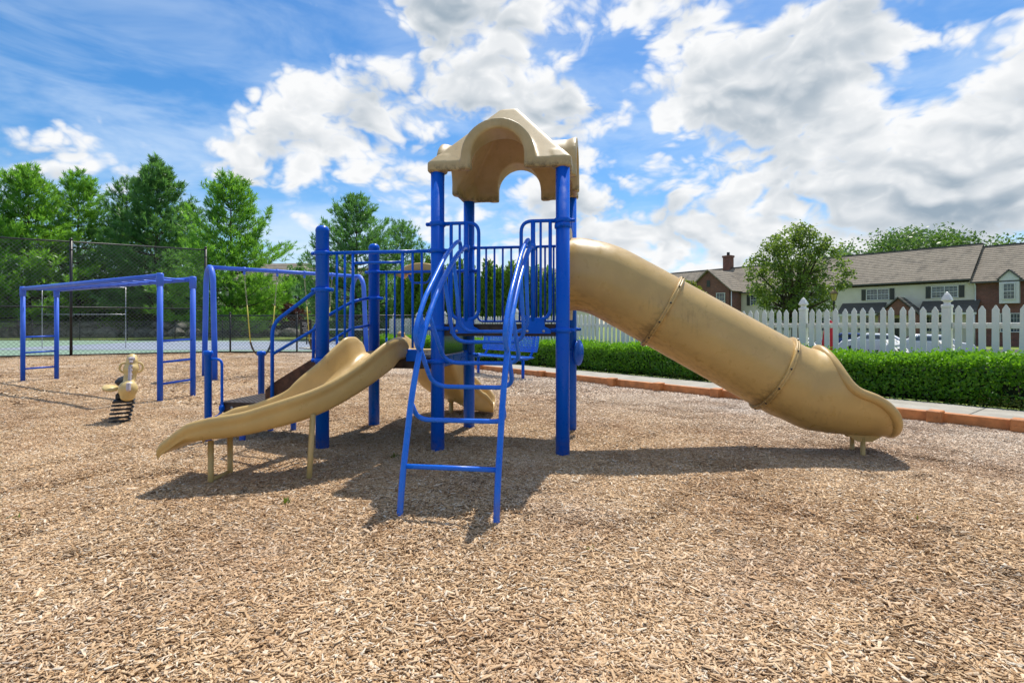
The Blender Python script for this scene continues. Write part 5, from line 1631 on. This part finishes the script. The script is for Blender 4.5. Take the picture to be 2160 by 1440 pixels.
# ------------------------------------------------------------------ tube slide
def tube_slide():
    R, V = 0.365, 0.595
    ax = spline([(1.20, 1.715), (1.32, 1.712), (1.55, 1.648), (1.82, 1.503), (2.11, 1.336), (2.63, 1.038), (3.152, 0.739), (3.32, 0.655), (3.50, 0.60), (3.75, 0.572), (4.00, 0.565), (4.16, 0.560)], 8)
    T = np.gradient(ax, axis=0); T /= np.linalg.norm(T, axis=1, keepdims=True)
    Nn = np.stack([-T[:, 1], T[:, 0]], 1)          # 'up' across the axis
    def pt(i, th, r):
        d = Nn[i] * math.cos(th) * r
        return P(ax[i, 0] + d[0], V + math.sin(th) * r, ax[i, 1] + d[1])
    seg = 40
    def ring(i, r): return [pt(i, 2 * math.pi * k / seg, r) for k in range(seg)]
    i1 = int(np.argmin(abs(ax[:, 0] - 2.11))); i2 = int(np.argmin(abs(ax[:, 0] - 3.152)))
    m = MB(); m.loft([ring(i, R) for i in range(0, i1 + 1)]); m.loft([ring(i, R - 0.012) for i in range(0, i1 + 1)])
    base = m.build('tube_slide', 'tan', tower)
    m = MB(); m.loft([ring(i, R - 0.002) for i in range(i1, i2 + 1)]); m.loft([ring(i, R - 0.014) for i in range(i1, i2 + 1)]); m.build('tube_section', 'tan', base)
    # bolted flanges
    for i in (i1, i2):
        m = MB()
        m.loft([[p + (EX * T[i, 0] + Vector((0, 0, T[i, 1]))) * dd for p in ring(i, rr)] for dd, rr in ((-0.02, R - .002), (-0.019, R + .022), (-0.014, R + .027), (-0.001, R + .027), (0.001, R + .022), (0.003, R + .027), (0.017, R + .027), (0.022, R + .022), (0.023, R - .002))])
        fl = m.build('flange', 'tan', base)
        for k in range(12):
            th = 2 * math.pi * (k + 0.4) / 12
            b = MB(); b.lathe([(0.009, 0), (0.009, 0.005), (0, 0.008)], pt(i, th, R + 0.027), pt(i, th, R + 1) - pt(i, th, R), 8); b.build('bolt', 'rubber', fl)
    # exit: the tube opens into a flared trough
    fu = [2.9, 3.40, 3.45, 3.50, 3.553, 3.60, 3.645, 3.72, 3.90, 4.03, 4.10, 4.145, 4.17]
    fp = [0.0, 0.0, 1.0, 18., 40, 62, 76, 84, 91, 106, 123, 146, 166]
    idx = list(range(i2, len(ax)))
    rings, edgeL, edgeR = [], [], []
    na = 44
    for i in idx:
        u = ax[i, 0]
        phi = math.radians(float(np.interp(u, fu, fp))) + 0.001
        ths = np.linspace(phi, 2 * math.pi - phi, na)
        Rf = R + 0.03 * float(np.clip((u - 3.36) / 0.14, 0, 1))
        rings.append([pt(i, t, Rf) for t in ths] + [pt(i, t, Rf - 0.016) for t in ths[::-1]])
        if u >= 3.44:
            edgeR.append(pt(i, phi, Rf - 0.002)); edgeL.append(pt(i, 2 * math.pi - phi, Rf - 0.002))
    m = MB(); m.loft(rings, True, True, cap=True); m.build('slide_exit', 'tan', base)
    endarc = [pt(len(ax) - 1, t, R + 0.028) for t in np.linspace(math.radians(166), 2 * math.pi - math.radians(166), 4)[1:-1]]
    loop = edgeR + endarc + edgeL[::-1]
    A = np.array([tuple(p) for p in loop])
    for _ in range(6):
        A = 0.25 * np.roll(A, 1, 0) + 0.5 * A + 0.25 * np.roll(A, -1, 0)
    m = MB(); m.tube([Vector(p) for p in A], 0.043, 14, closed=True); m.build('rolled_rim', 'tan', base)
    # saddle bracket and feet
    m = MB()
    for v in (0.50, 0.72):
        m.prism([P(3.70, v, 0.235), P(4.13, v, 0.235), P(4.10, v, 0.20), P(3.98, v, 0.125), P(3.86, v, 0.125)], EY * 0.03)
    m.build('saddle_bracket', 'tan', base)
    for u, v in ((3.91, 0.515), (3.91, 0.735)):
        m = MB(); m.tube([P(u, v, 0.16), P(u, v, -0.2)], 0.021, 12); m.build('foot', 'tan_clean', base)
    # entrance panel between the posts
    m = MB()
    n = 40
    outer = [(V - 0.47, 1.24), (V + 0.47, 1.24), (V + 0.47, 2.02), (V + 0.36, 2.20), (V - 0.36, 2.20), (V - 0.47, 2.02)]
    def onrect(th):
        dv, dzz = math.sin(th), math.cos(th)
        k = min(0.49 / max(abs(dv), 1e-6), (0.50 if dzz > 0 else 0.46) / max(abs(dzz), 1e-6))
        k = min(k, 0.60)
        return V + dv * k, 1.715 + dzz * k
    rg = []
    for (uu, which) in ((1.150, 0), (1.150, 1), (1.205, 1), (1.205, 0)):
        row = []
        for j in range(n):
            th = 2 * math.pi * j / n
            v, z = onrect(th) if which else (V + math.sin(th) * (R - 0.01), 1.715 + math.cos(th) * (R - 0.01))
            row.append(P(uu, v, z))
        rg.append(row)
    m.loft(rg + [rg[0]], False); m.build('entrance_panel', 'tan_clean', base)
tube_slide()

# ------------------------------------------------------------------ moulded open chutes
def chute(path, hw, name, mat, start_h):
    """path rows: x, y, floor z, rim z.  Returns the part"""
    S = spline(path, 9)
    T = np.gradient(S[:, :2], axis=0); T /= np.linalg.norm(T, axis=1, keepdims=True)
    side = np.stack([-T[:, 1], T[:, 0]], 1)
    rings = []
    for i in range(len(S)):
        x, y, f, r = S[i]
        k = hw * (0.85 + 0.15 * min(1.0, i / (len(S) * 0.35)))
        hgt = r - f
        half = [(0.0, f), (0.55 * k, f + 0.002), (0.70 * k, f + 0.018), (0.79 * k, f + 0.25 * hgt), (0.86 * k, f + 0.75 * hgt), (0.90 * k, r - 0.012), (0.945 * k, r + 0.006), (1.0 * k, r + 0.004),
                (1.035 * k, r - 0.018), (1.035 * k, r - 0.045), (1.005 * k, r - 0.058), (0.985 * k, r - 0.075 - 0.1 * hgt), (0.995 * k, r - 0.085 - 0.1 * hgt), (0.93 * k, f + 0.12 * hgt - 0.02), (0.86 * k, f - 0.028), (0.75 * k, f - 0.034), (0.0, f - 0.034)]
        pr = half + [(-a, b) for a, b in half[::-1][1:-1]]
        rings.append([Vector((x + side[i, 0] * a, y + side[i, 1] * a, b)) for a, b in pr])
    m = MB(); m.loft(rings, True, True, cap=True)
    return m.build(name, mat, tower), S, side

# front chute, swinging left
s0, s1 = P(-0.535, 0.02, 0), P(-0.535, -0.12, 0)
path = [(s0.x, s0.y, 0.915, 1.03), (s1.x - .005, s1.y, 0.905, 1.085), (-1.32, 4.80, 0.80, 1.055), (-1.49, 4.53, 0.645, 0.86), (-1.72, 4.31, 0.505, 0.685), (-2.02, 4.205, 0.42, 0.565), (-2.26, 4.175, 0.39, 0.515), (-2.40, 4.17, 0.37, 0.46), (-2.505, 4.165, 0.325, 0.38), (-2.56, 4.165, 0.29, 0.31)]
ch, S, sd = chute(path, 0.285, 'open_slide', 'tan_clean', 0)
for (x, y, z0) in ((-2.275, 4.06, 0.33), (-2.255, 4.30, 0.33), (-1.56, 4.10, 0.52)):
    m = MB(); lean = 0.03 if x > -2 else 0.0
    m.tube([(x + lean, y + 0.03 * (x > -2), z0), (x, y, -0.2)], 0.021, 12); m.build('leg', 'tan_clean', ch)
m = MB(); m.tube([(-2.275, 4.06, 0.035), (-2.255, 4.30, 0.035)], 0.015, 10); m.build('foot_brace', 'tan_clean', ch)

# rear chute, swinging right
s0, s1 = P(-0.58, 1.17, 0), P(-0.58, 1.34, 0)
path = [(s0.x, s0.y, 0.915, 1.04), (s1.x, s1.y, 0.90, 1.09), (-1.00, 6.80, 0.66, 1.02), (-0.93, 7.02, 0.40, 0.90), (-0.78, 7.19, 0.22, 0.74), (-0.58, 7.25, 0.14, 0.55), (-0.42, 7.26, 0.115, 0.37), (-0.33, 7.26, 0.105, 0.31), (-0.24, 7.26, 0.10, 0.20)]
ch2, S2, sd2 = chute(path, 0.33, 'curved_slide', 'tan_clean', 0)
m = MB(); m.tube([(-0.82, 7.24, 0.24), (-0.82, 7.24, -0.2)], 0.03, 12); m.build('leg', 'tan_clean', ch2)
m = MB(); m.lathe([(0.03, 0), (0.05, 0.02), (0.05, 0.05), (0, 0.06)], (-0.82, 7.24, 0.16), seg=12); m.build('leg_socket', 'tan_clean', ch2)
# hood bar over it
arc = [P(-0.60 + 0.28 * math.sin(a), 1.27, 1.72 + 0.17 * math.cos(a)) for a in np.linspace(-1.25, 1.25, 15)]
m = MB()
rg = []
for i, p in enumerate(arc):
    a = -1.25 + 2.5 * i / 14; out = EX * math.sin(a) + Vector((0, 0, math.cos(a)))
    rg.append([p + out * o + EY * e for o, e in ((-.05, -.05), (-.05, .05), (-.03, .06), (.03, .06), (.05, .05), (.05, -.05), (.03, -.06), (-.03, -.06))])
m.loft(rg, True, True, cap=True); hood = m.build('slide_hood', 'tan_clean', tower)
rail_tube('grab_bar', [P(-0.74, 1.22, 1.80), P(-0.70, 1.22, 1.70), P(-0.50, 1.22, 1.70), P(-0.46, 1.22, 1.80)], hood, 0.013, rad=0.07)
for sg in (-1, 1):
    m = MB(); m.box(P(-0.58 + sg * 0.27, 1.26, 1.02), (0.06, 0.16, 0.22), TROT, 0.025); m.build('entry_cheek', 'tan_clean', ch2)

# ------------------------------------------------------------------ transfer station and steps
def steps():
    za = 0.42
    ua, ub = -2.33, -1.80
    v0, v1 = 0.08, 0.78
    m = MB(); m.box(P((ua + ub) / 2, (v0 + v1) / 2, za - 0.012), (ub - ua, v1 - v0, 0.024), TROT, 0.005)
    m.box(P((ua + ub) / 2, v0 + 0.008, za - 0.065), (ub - ua, 0.014, 0.085), TROT); m.box(P(ua + 0.008, (v0 + v1) / 2, za - 0.065), (0.014, v1 - v0 - .04, 0.085), TROT)
    st = m.build('transfer_step', 'deck', tower)
    h = MB()
    for i in range(9):
        for j in range(12): h.lathe([(0.014, 0), (0.012, 0.003), (0.007, 0.001)], P(ua + 0.04 + i * 0.055, v0 + 0.04 + j * 0.055, za + 0.001), seg=6)
    q = h.build('tread_button', 'deck', st); q['kind'] = 'stuff'
    m = MB(); m.lathe([(0.016, 0), (0.016, .004), (0.006, .005)], P(ua + 0.14, v0, za - 0.06), -EY, 10); m.build('bolt', 'steel', st)
    for k, (u, z) in enumerate(((-1.66, 0.55), (-1.44, 0.67), (-1.24, 0.79))):
        m = MB(); m.box(P(u, (v0 + v1) / 2, z), (0.26, v1 - v0 - 0.03, 0.03), TROT, 0.005); m.build('tread', 'deck', st)
        m = MB(); m.box(P(u - 0.12, (v0 + v1) / 2, z - 0.07), (0.012, v1 - v0 - 0.04, 0.11), TROT); m.build('tread_riser', 'deck', st)
    for v in (v0, v1):
        m = MB(); m.prism([P(-1.82, v, 0.37), P(-1.17, v, 0.74), P(-1.17, v, 0.95), P(-1.74, v, 0.62), P(-1.82, v, 0.55)], EY * 0.012); m.build('stringer', 'rust_plate', st)
    # end posts
    for (u, v, z) in ((-2.44, 0.06, 0.94), (-2.37, 0.82, 0.90)):
        m = MB(); m.lathe([(0.035, -0.3), (0.035, z - 0.05), (0.047, z - 0.045), (0.049, z - 0.02), (0.042, z), (0.0, z + 0.006)], P(u, v, 0), seg=18); pp = m.build('end_post', 'blue', st)
    rail_tube('grab_loop', [P(-2.41, 0.06, 0.855), P(-2.285, 0.06, 0.855), P(-2.285, 0.06, 0.30), P(-2.41, 0.06, 0.24)], st, 0.0135, rad=0.08)
    m = MB(); m.lathe([(0.02, -.015), (0.034, -.012), (0.034, .012), (0.02, .015)], P(-2.285, 0.06, 0.36), EX, 12); m.build('collar', 'blue', st)
    for (u, v) in ((-2.12, 0.62), (-1.92, 0.74), (-2.1, 0.12)):
        m = MB(); m.tube([P(u, v, za - 0.03), P(u, v, -0.25)], 0.03, 14); m.build('leg', 'blue', st)
    # handrails
    for v, zt, vend in ((0.045, 1.545, 0.0), (0.815, 1.52, 1.13)):
        bend = [P(-1.72, v, 0.40), P(-1.72, v, 1.215), P(-1.30, v + (vend - v) * 0.35, zt - 0.045), P(-1.215, vend, zt)]
        m = MB(); m.tube(fillet(bend, 0.12, 8), 0.018, 12); hr = m.build('handrail', 'blue', st)
        m = MB(); m.tube(fillet([P(-1.72, v, 0.91), P(-1.26, v, 1.165), P(-1.2, vend, 1.2)], 0.06), 0.0155, 12); m.build('lower_rail', 'blue', hr)
steps()

# steering dish on the rear post
def dish():
    c = P(UR + 0.085, V1 - 0.03, 0.895)
    d = (EX * 0.95 - EY * 0.3).normalized()
    m = MB(); m.tube([P(UR + 0.05, V1, 0.92), c + d * 0.02], 0.014, 10); b = m.build('steering_wheel', 'blue', tower)
    m = MB(); m.lathe([(0.0, 0.035), (0.05, 0.033), (0.10, 0.018), (0.125, 0.0), (0.14, -0.006), (0.147, 0.004), (0.14, 0.014), (0.128, 0.012), (0.10, 0.03), (0.05, 0.045), (0.0, 0.047)], c, d, 32); m.build('wheel_dish', 'blue', b)
    m = MB()
    for k in range(3):
        a = 2.09 * k + 0.5; s = d.orthogonal().normalized(); q = d.cross(s)
        e = (s * math.cos(a) + q * math.sin(a))
        m.tube([c + d * 0.047, c + d * 0.03 + e * 0.10], 0.006, 6)
    m.build('spoke_rib', 'blue', b)
dish()

# ================================================================== MONKEY BARS
def monkey_bars():
    A, B = Vector((-5.50, 8.40, 0)), Vector((-5.33, 8.98, 0))
    C, Dd = Vector((-10.30, 11.32, 0)), Vector((-9.98, 11.78, 0))
    t = thing('monkey_bars', (A + Dd) / 2, 'blue overhead monkey bars in front of the tall fence', 'monkey bars')
    H = 1.97
    up = Vector((0, 0, 1))
    for p in (A, B, C, Dd):
        m = MB(); m.tube([p - up * 0.3, p + up * (H - 0.02)], 0.042, 16); o = m.build('leg', 'blue_lit_top', t)
        m = MB(); m.lathe([(0.043, H - 0.16), (0.052, H - 0.155), (0.053, H + 0.02), (0.045, H + 0.045), (0, H + 0.05)], p, seg=16); m.build('elbow', 'blue_lit_top', o)
    for a, b in ((A, C), (B, Dd)):
        m = MB(); m.tube([a + up * H, b + up * H], 0.04, 14); m.build('top_rail', 'blue_lit_top', t)
    for k in range(14):
        f = (k + 0.5) / 14
        m = MB(); m.tube([A.lerp(C, f) + up * (H - 0.01), B.lerp(Dd, f) + up * (H - 0.01)], 0.017, 10); m.build('overhead_rung', 'blue_lit_top', t)
    for a, b in ((A, B), (C, Dd)):
        for z in (0.28, 0.62, 0.95):
            m = MB(); m.tube([a + up * z, b + up * (z + 0.02)], 0.018, 10); m.build('ladder_rung', 'blue_lit_top', t)
monkey_bars()

# ================================================================== SWINGS
def swing_set():
    L, Rr = Vector((-6.78, 12.05, 0)), Vector((-4.10, 14.30, 0))
    d = (Rr - L).normalized(); s = Vector((d.y, -d.x, 0)); up = Vector((0, 0, 1)); H = 2.5
    t = thing('swing_set', (L + Rr) / 2, 'blue arched swing frame behind the steps of the tower', 'swing frame')
    for E in (L, Rr):
        pts = [E + s * 0.56 - up * 0.3, E + s * 0.50 + up * 0.8, E + s * 0.40 + up * 1.75]
        arc = [E + s * 0.37 * math.cos(a) + up * (2.08 + 0.42 * math.sin(a)) for a in np.linspace(0.0, math.pi, 15)]
        pts2 = [E - s * 0.40 + up * 1.75, E - s * 0.50 + up * 0.8, E - s * 0.56 - up * 0.3]
        m = MB(); m.tube(pts + arc + pts2, 0.058, 16); m.build('arch_leg', 'blue_lit_top', t)
    m = MB(); m.tube([L + up * H, Rr + up * H], 0.046, 14); m.build('top_beam', 'blue_lit_top', t)
    Ln = (Rr - L).length
    hang = (0.205, 0.415, 0.60, 0.80)
    for f in hang:
        p = L.lerp(Rr, f) + up * H
        m = MB(); m.lathe([(0.048, -.03), (0.056, -.028), (0.056, .028), (0.048, .03)], p, d, 14); m.box(p - up * 0.085, (0.05, 0.03, 0.08), Matrix.Rotation(math.atan2(d.y, d.x), 3, 'Z'), 0.01); m.build('hanger', 'blue_lit_top', t)
    for (fa, fb), lab in (((hang[0], hang[1]), 'belt swing on yellow coated chains, left of the stair rails'), ((hang[2], hang[3]), 'belt swing with yellow chains mostly hidden by the tower post')):
        a, b = L.lerp(Rr, fa) + up * (H - 0.12), L.lerp(Rr, fb) + up * (H - 0.12)
        mid = (a + b) / 2
        sw = thing('swing', Vector((mid.x, mid.y, 0.45)), lab, 'swing', 'swings hanging from the arched frame')
        ea, eb = a.lerp(b, 0.18), a.lerp(b, 0.82); ea.z = eb.z = 0.80
        def chain(p, q, mat, nm):
            n = int((p - q).length / 0.045); mm = MB()
            for i in range(n):
                x0, x1 = p.lerp(q, i / n), p.lerp(q, (i + 1.25) / n)
                dirv = (x1 - x0); mid2 = (x0 + x1) / 2
                o1 = (s if i % 2 else d) * 0.011
                ring = [x0, x0.lerp(x1, .25) + o1, x0.lerp(x1, .75) + o1, x1, x0.lerp(x1, .75) - o1, x0.lerp(x1, .25) - o1]
                mm.tube(ring, 0.0045, 4, closed=True)
            mm.build(nm, mat, sw)
        for p, q in ((a, ea), (b, eb)):
            k = p.lerp(q, 0.45)
            chain(p, k, 'chain_galv', 'chain'); 
            mm = MB(); mm.tube([k, q], 0.013, 8); mm.build('coated_chain', 'chain_yellow', sw)
        pts = [ea.lerp(eb, f) - up * (0.34 * (1 - (2 * f - 1) ** 2) ** 0.8) for f in np.linspace(0, 1, 13)]
        m = MB(); rg = []
        for p in pts: rg.append([p + s * 0.085, p + s * 0.085 + up * 0.012, p - s * 0.085 + up * 0.012, p - s * 0.085])
        m.loft(rg, False, True, cap=True); m.build('belt_seat', 'rubber', sw)
swing_set()

# ================================================================== SPRING RIDER
def spring_rider():
    g = Vector((-4.81, 6.57, 0.0))
    t = thing('spring_rider', g, 'small yellow spring rider on a black coil with side handles', 'spring rider')
    m = MB()
    pts = []
    turns = 5.2
    for i in range(int(turns * 22) + 1):
        a = i / 22 * 2 * math.pi; f = i / (turns * 22)
        pts.append(g + Vector((0.108 * math.cos(a) + 0.055 * f, 0.108 * math.sin(a), 0.0 + 0.255 * f)))
    m.tube(pts, 0.0115, 8); m.build('coil_spring', 'rubber', t)
    m = MB(); m.box(g + Vector((0.055, 0.02, 0.275)), (0.22, 0.26, 0.03), bev=0.012); m.box(g + Vector((0.045, 0.06, 0.33)), (0.15, 0.2, 0.1), bev=0.03); m.build('base_plate', 'rubber', t)
    h = 0.011
    xs, ys, zs = np.arange(-0.16, 0.36, h), np.arange(-0.34, 0.46, h), np.arange(0.26, 0.86, h)
    X, Y, Z = np.meshgrid(xs, ys, zs, indexing='ij')
    def ell(c, r):
        q = np.sqrt(((X - c[0]) / r[0]) ** 2 + ((Y - c[1]) / r[1]) ** 2 + ((Z - c[2]) / r[2]) ** 2)
        return (q - 1) * min(r)
    def cap(a, b, ra, rb, fl=1.0):
        a, b = np.array(a), np.array(b); ab = b - a
        tt = np.clip(((X - a[0]) * ab[0] + (Y - a[1]) * ab[1] + (Z - a[2]) * ab[2]) / (ab @ ab), 0, 1)
        return np.sqrt((X - a[0] - tt * ab[0]) ** 2 + ((Y - a[1] - tt * ab[1]) * fl) ** 2 + (Z - a[2] - tt * ab[2]) ** 2) - (ra + (rb - ra) * tt)
    F = ell((0.105, -0.13, 0.43), (0.100, 0.10, 0.105))
    F = smin(F, ell((0.10, -0.10, 0.335), (0.078, 0.09, 0.055)), 0.025)
    F = smin(F, cap((0.112, -0.05, 0.52), (0.132, 0.01, 0.70), 0.062, 0.070), 0.03)
    F = smin(F, ell((0.128, -0.02, 0.665), (0.078, 0.08, 0.07)), 0.03)
    F = smin(F, cap((0.135, 0.0, 0.755), (0.137, 0.03, 0.79), 0.062, 0.058), 0.015)
    F = smin(F, ell((0.075, 0.14, 0.42), (0.085, 0.24, 0.09)), 0.05)
    F = smin(F, cap((0.06, 0.33, 0.46), (0.06, 0.40, 0.56), 0.06, 0.04), 0.04)
    V, Q = surface_nets(F, (xs[0], ys[0], zs[0]), h)
    b = link_mesh('body', fast_mesh('body', V, Q, 'spring_yellow', smooth=True), t)
    G = np.array(g)
    m = MB(); m.lathe([(0.0, 0.05), (0.06, 0.045), (0.10, 0.02), (0.105, 0.0), (0.09, -0.03)], g + Vector((0.055, 0.12, 0.515)), (-.25, -.2, 1), 20); m.build('saddle', 'rubber', t)
    for sg in (-1, 1):
        c = g + Vector((0.130 + sg * 0.072, 0.0, 0.68))
        pts = [c + Vector((sg * 0.046 * math.sin(a), 0.0, 0.058 * math.cos(a))) for a in np.linspace(-0.4, math.pi + 0.4, 14)]
        m = MB(); m.tube(pts, 0.0125, 9); m.build('handle', 'spring_yellow', t)
    m = MB(); m.lathe([(0, 0.0), (0.08, 0.0), (0.085, 0.012), (0.08, 0.024), (0, 0.026)], g + Vector((-0.08, -0.02, 0.43)), (0.12, -.35, 1), 18); m.tube([g + Vector((-0.05, -0.02, 0.435)), g + Vector((0.08, 0.0, 0.42))], 0.016, 8)
    m.build('foot_rest', 'spring_yellow', t)
    m = MB()
    m.box(g + Vector((0.118, -0.245, 0.46)), (0.045, 0.11, 0.10), Matrix.Rotation(-0.25, 3, 'X'), 0.012)
    m.box(g + Vector((0.122, -0.115, 0.60)), (0.036, 0.05, 0.20), Matrix.Rotation(-0.28, 3, 'X'), 0.012)
    for k in range(4): m.box(g + Vector((0.126 + .002 * k, -0.105 + 0.012 * k, 0.60 + 0.05 * k)), (0.042, 0.05, 0.028), Matrix.Rotation(-0.28, 3, 'X'), 0.008)
    m.box(g + Vector((0.135, -0.045, 0.79)), (0.07, 0.05, 0.05), bev=0.015)
    m.build('face_strip', 'spring_stripe', t)
    t.rotation_euler = (0, 0, math.atan2(4.81, 6.57) - 0.08)
spring_rider()

# ================================================================== BENCH
def bench():
    a, b = Vector((0.24, 11.75, 0)), Vector((-0.82, 13.10, 0))
    d = (b - a).normalized(); n = Vector((d.y, -d.x, 0))
    if n.dot(BN) < 0: n = -n
    up = Vector((0, 0, 1)); mid = (a + b) / 2
    R = Matrix.Rotation(math.atan2(d.y, d.x), 3, 'Z')
    t = thing('park_bench', mid, 'blue perforated metal bench facing the play tower beside the kerb', 'bench')
    Ls = 2.05
    for p in (a, b):
        m = MB(); m.tube([p - up * 0.2, p + up * 0.46], 0.034, 14); m.lathe([(0.10, -.01), (0.10, .012), (0.04, .02)], p, seg=14); m.build('leg', 'blue', t)
        arm = [p - n * 0.20 + up * 0.455, p + n * 0.17 + up * 0.455, p + n * 0.27 + up * 0.60, p + n * 0.34 + up * 0.98]
        m = MB(); m.tube(fillet(arm, 0.12, 8), 0.026, 12); m.build('bracket', 'blue', t)
    def panel(name, c0, e1, e2, l1, l2):
        """perforated sheet: a lattice of strips in a rounded frame"""
        m = MB(); nn = e1.cross(e2).normalized()
        Rm = Matrix((e1, e2, nn)).transposed()
        n1, n2 = int(l1 / 0.05), int(l2 / 0.05)
        for i in range(n1 + 1): m.box(c0 + e1 * (-l1 / 2 + l1 * i / n1), (0.024, l2, 0.005), Rm)
        for j in range(n2 + 1): m.box(c0 + e2 * (-l2 / 2 + l2 * j / n2) + nn * 0.0006, (l1, 0.024, 0.005), Rm)
        o = m.build(name, 'blue_tube', t)
        k = MB(); cs = [c0 + e1 * sx * l1 / 2 + e2 * sy * l2 / 2 for sx, sy in ((-1, -1), (1, -1), (1, 1), (-1, 1))]
        k.tube(fillet(cs, 0.09, 6, closed=True), 0.02, 10, closed=True); k.build('edge_roll', 'blue_tube', o)
    panel('seat', mid - n * 0.02 + up * 0.495, d, n, Ls, 0.40)
    bk = (n * 0.16 + up * 0.98).normalized()
    panel('backrest', mid + n * 0.285 + up * 0.80, d, bk, Ls, 0.36)
bench()
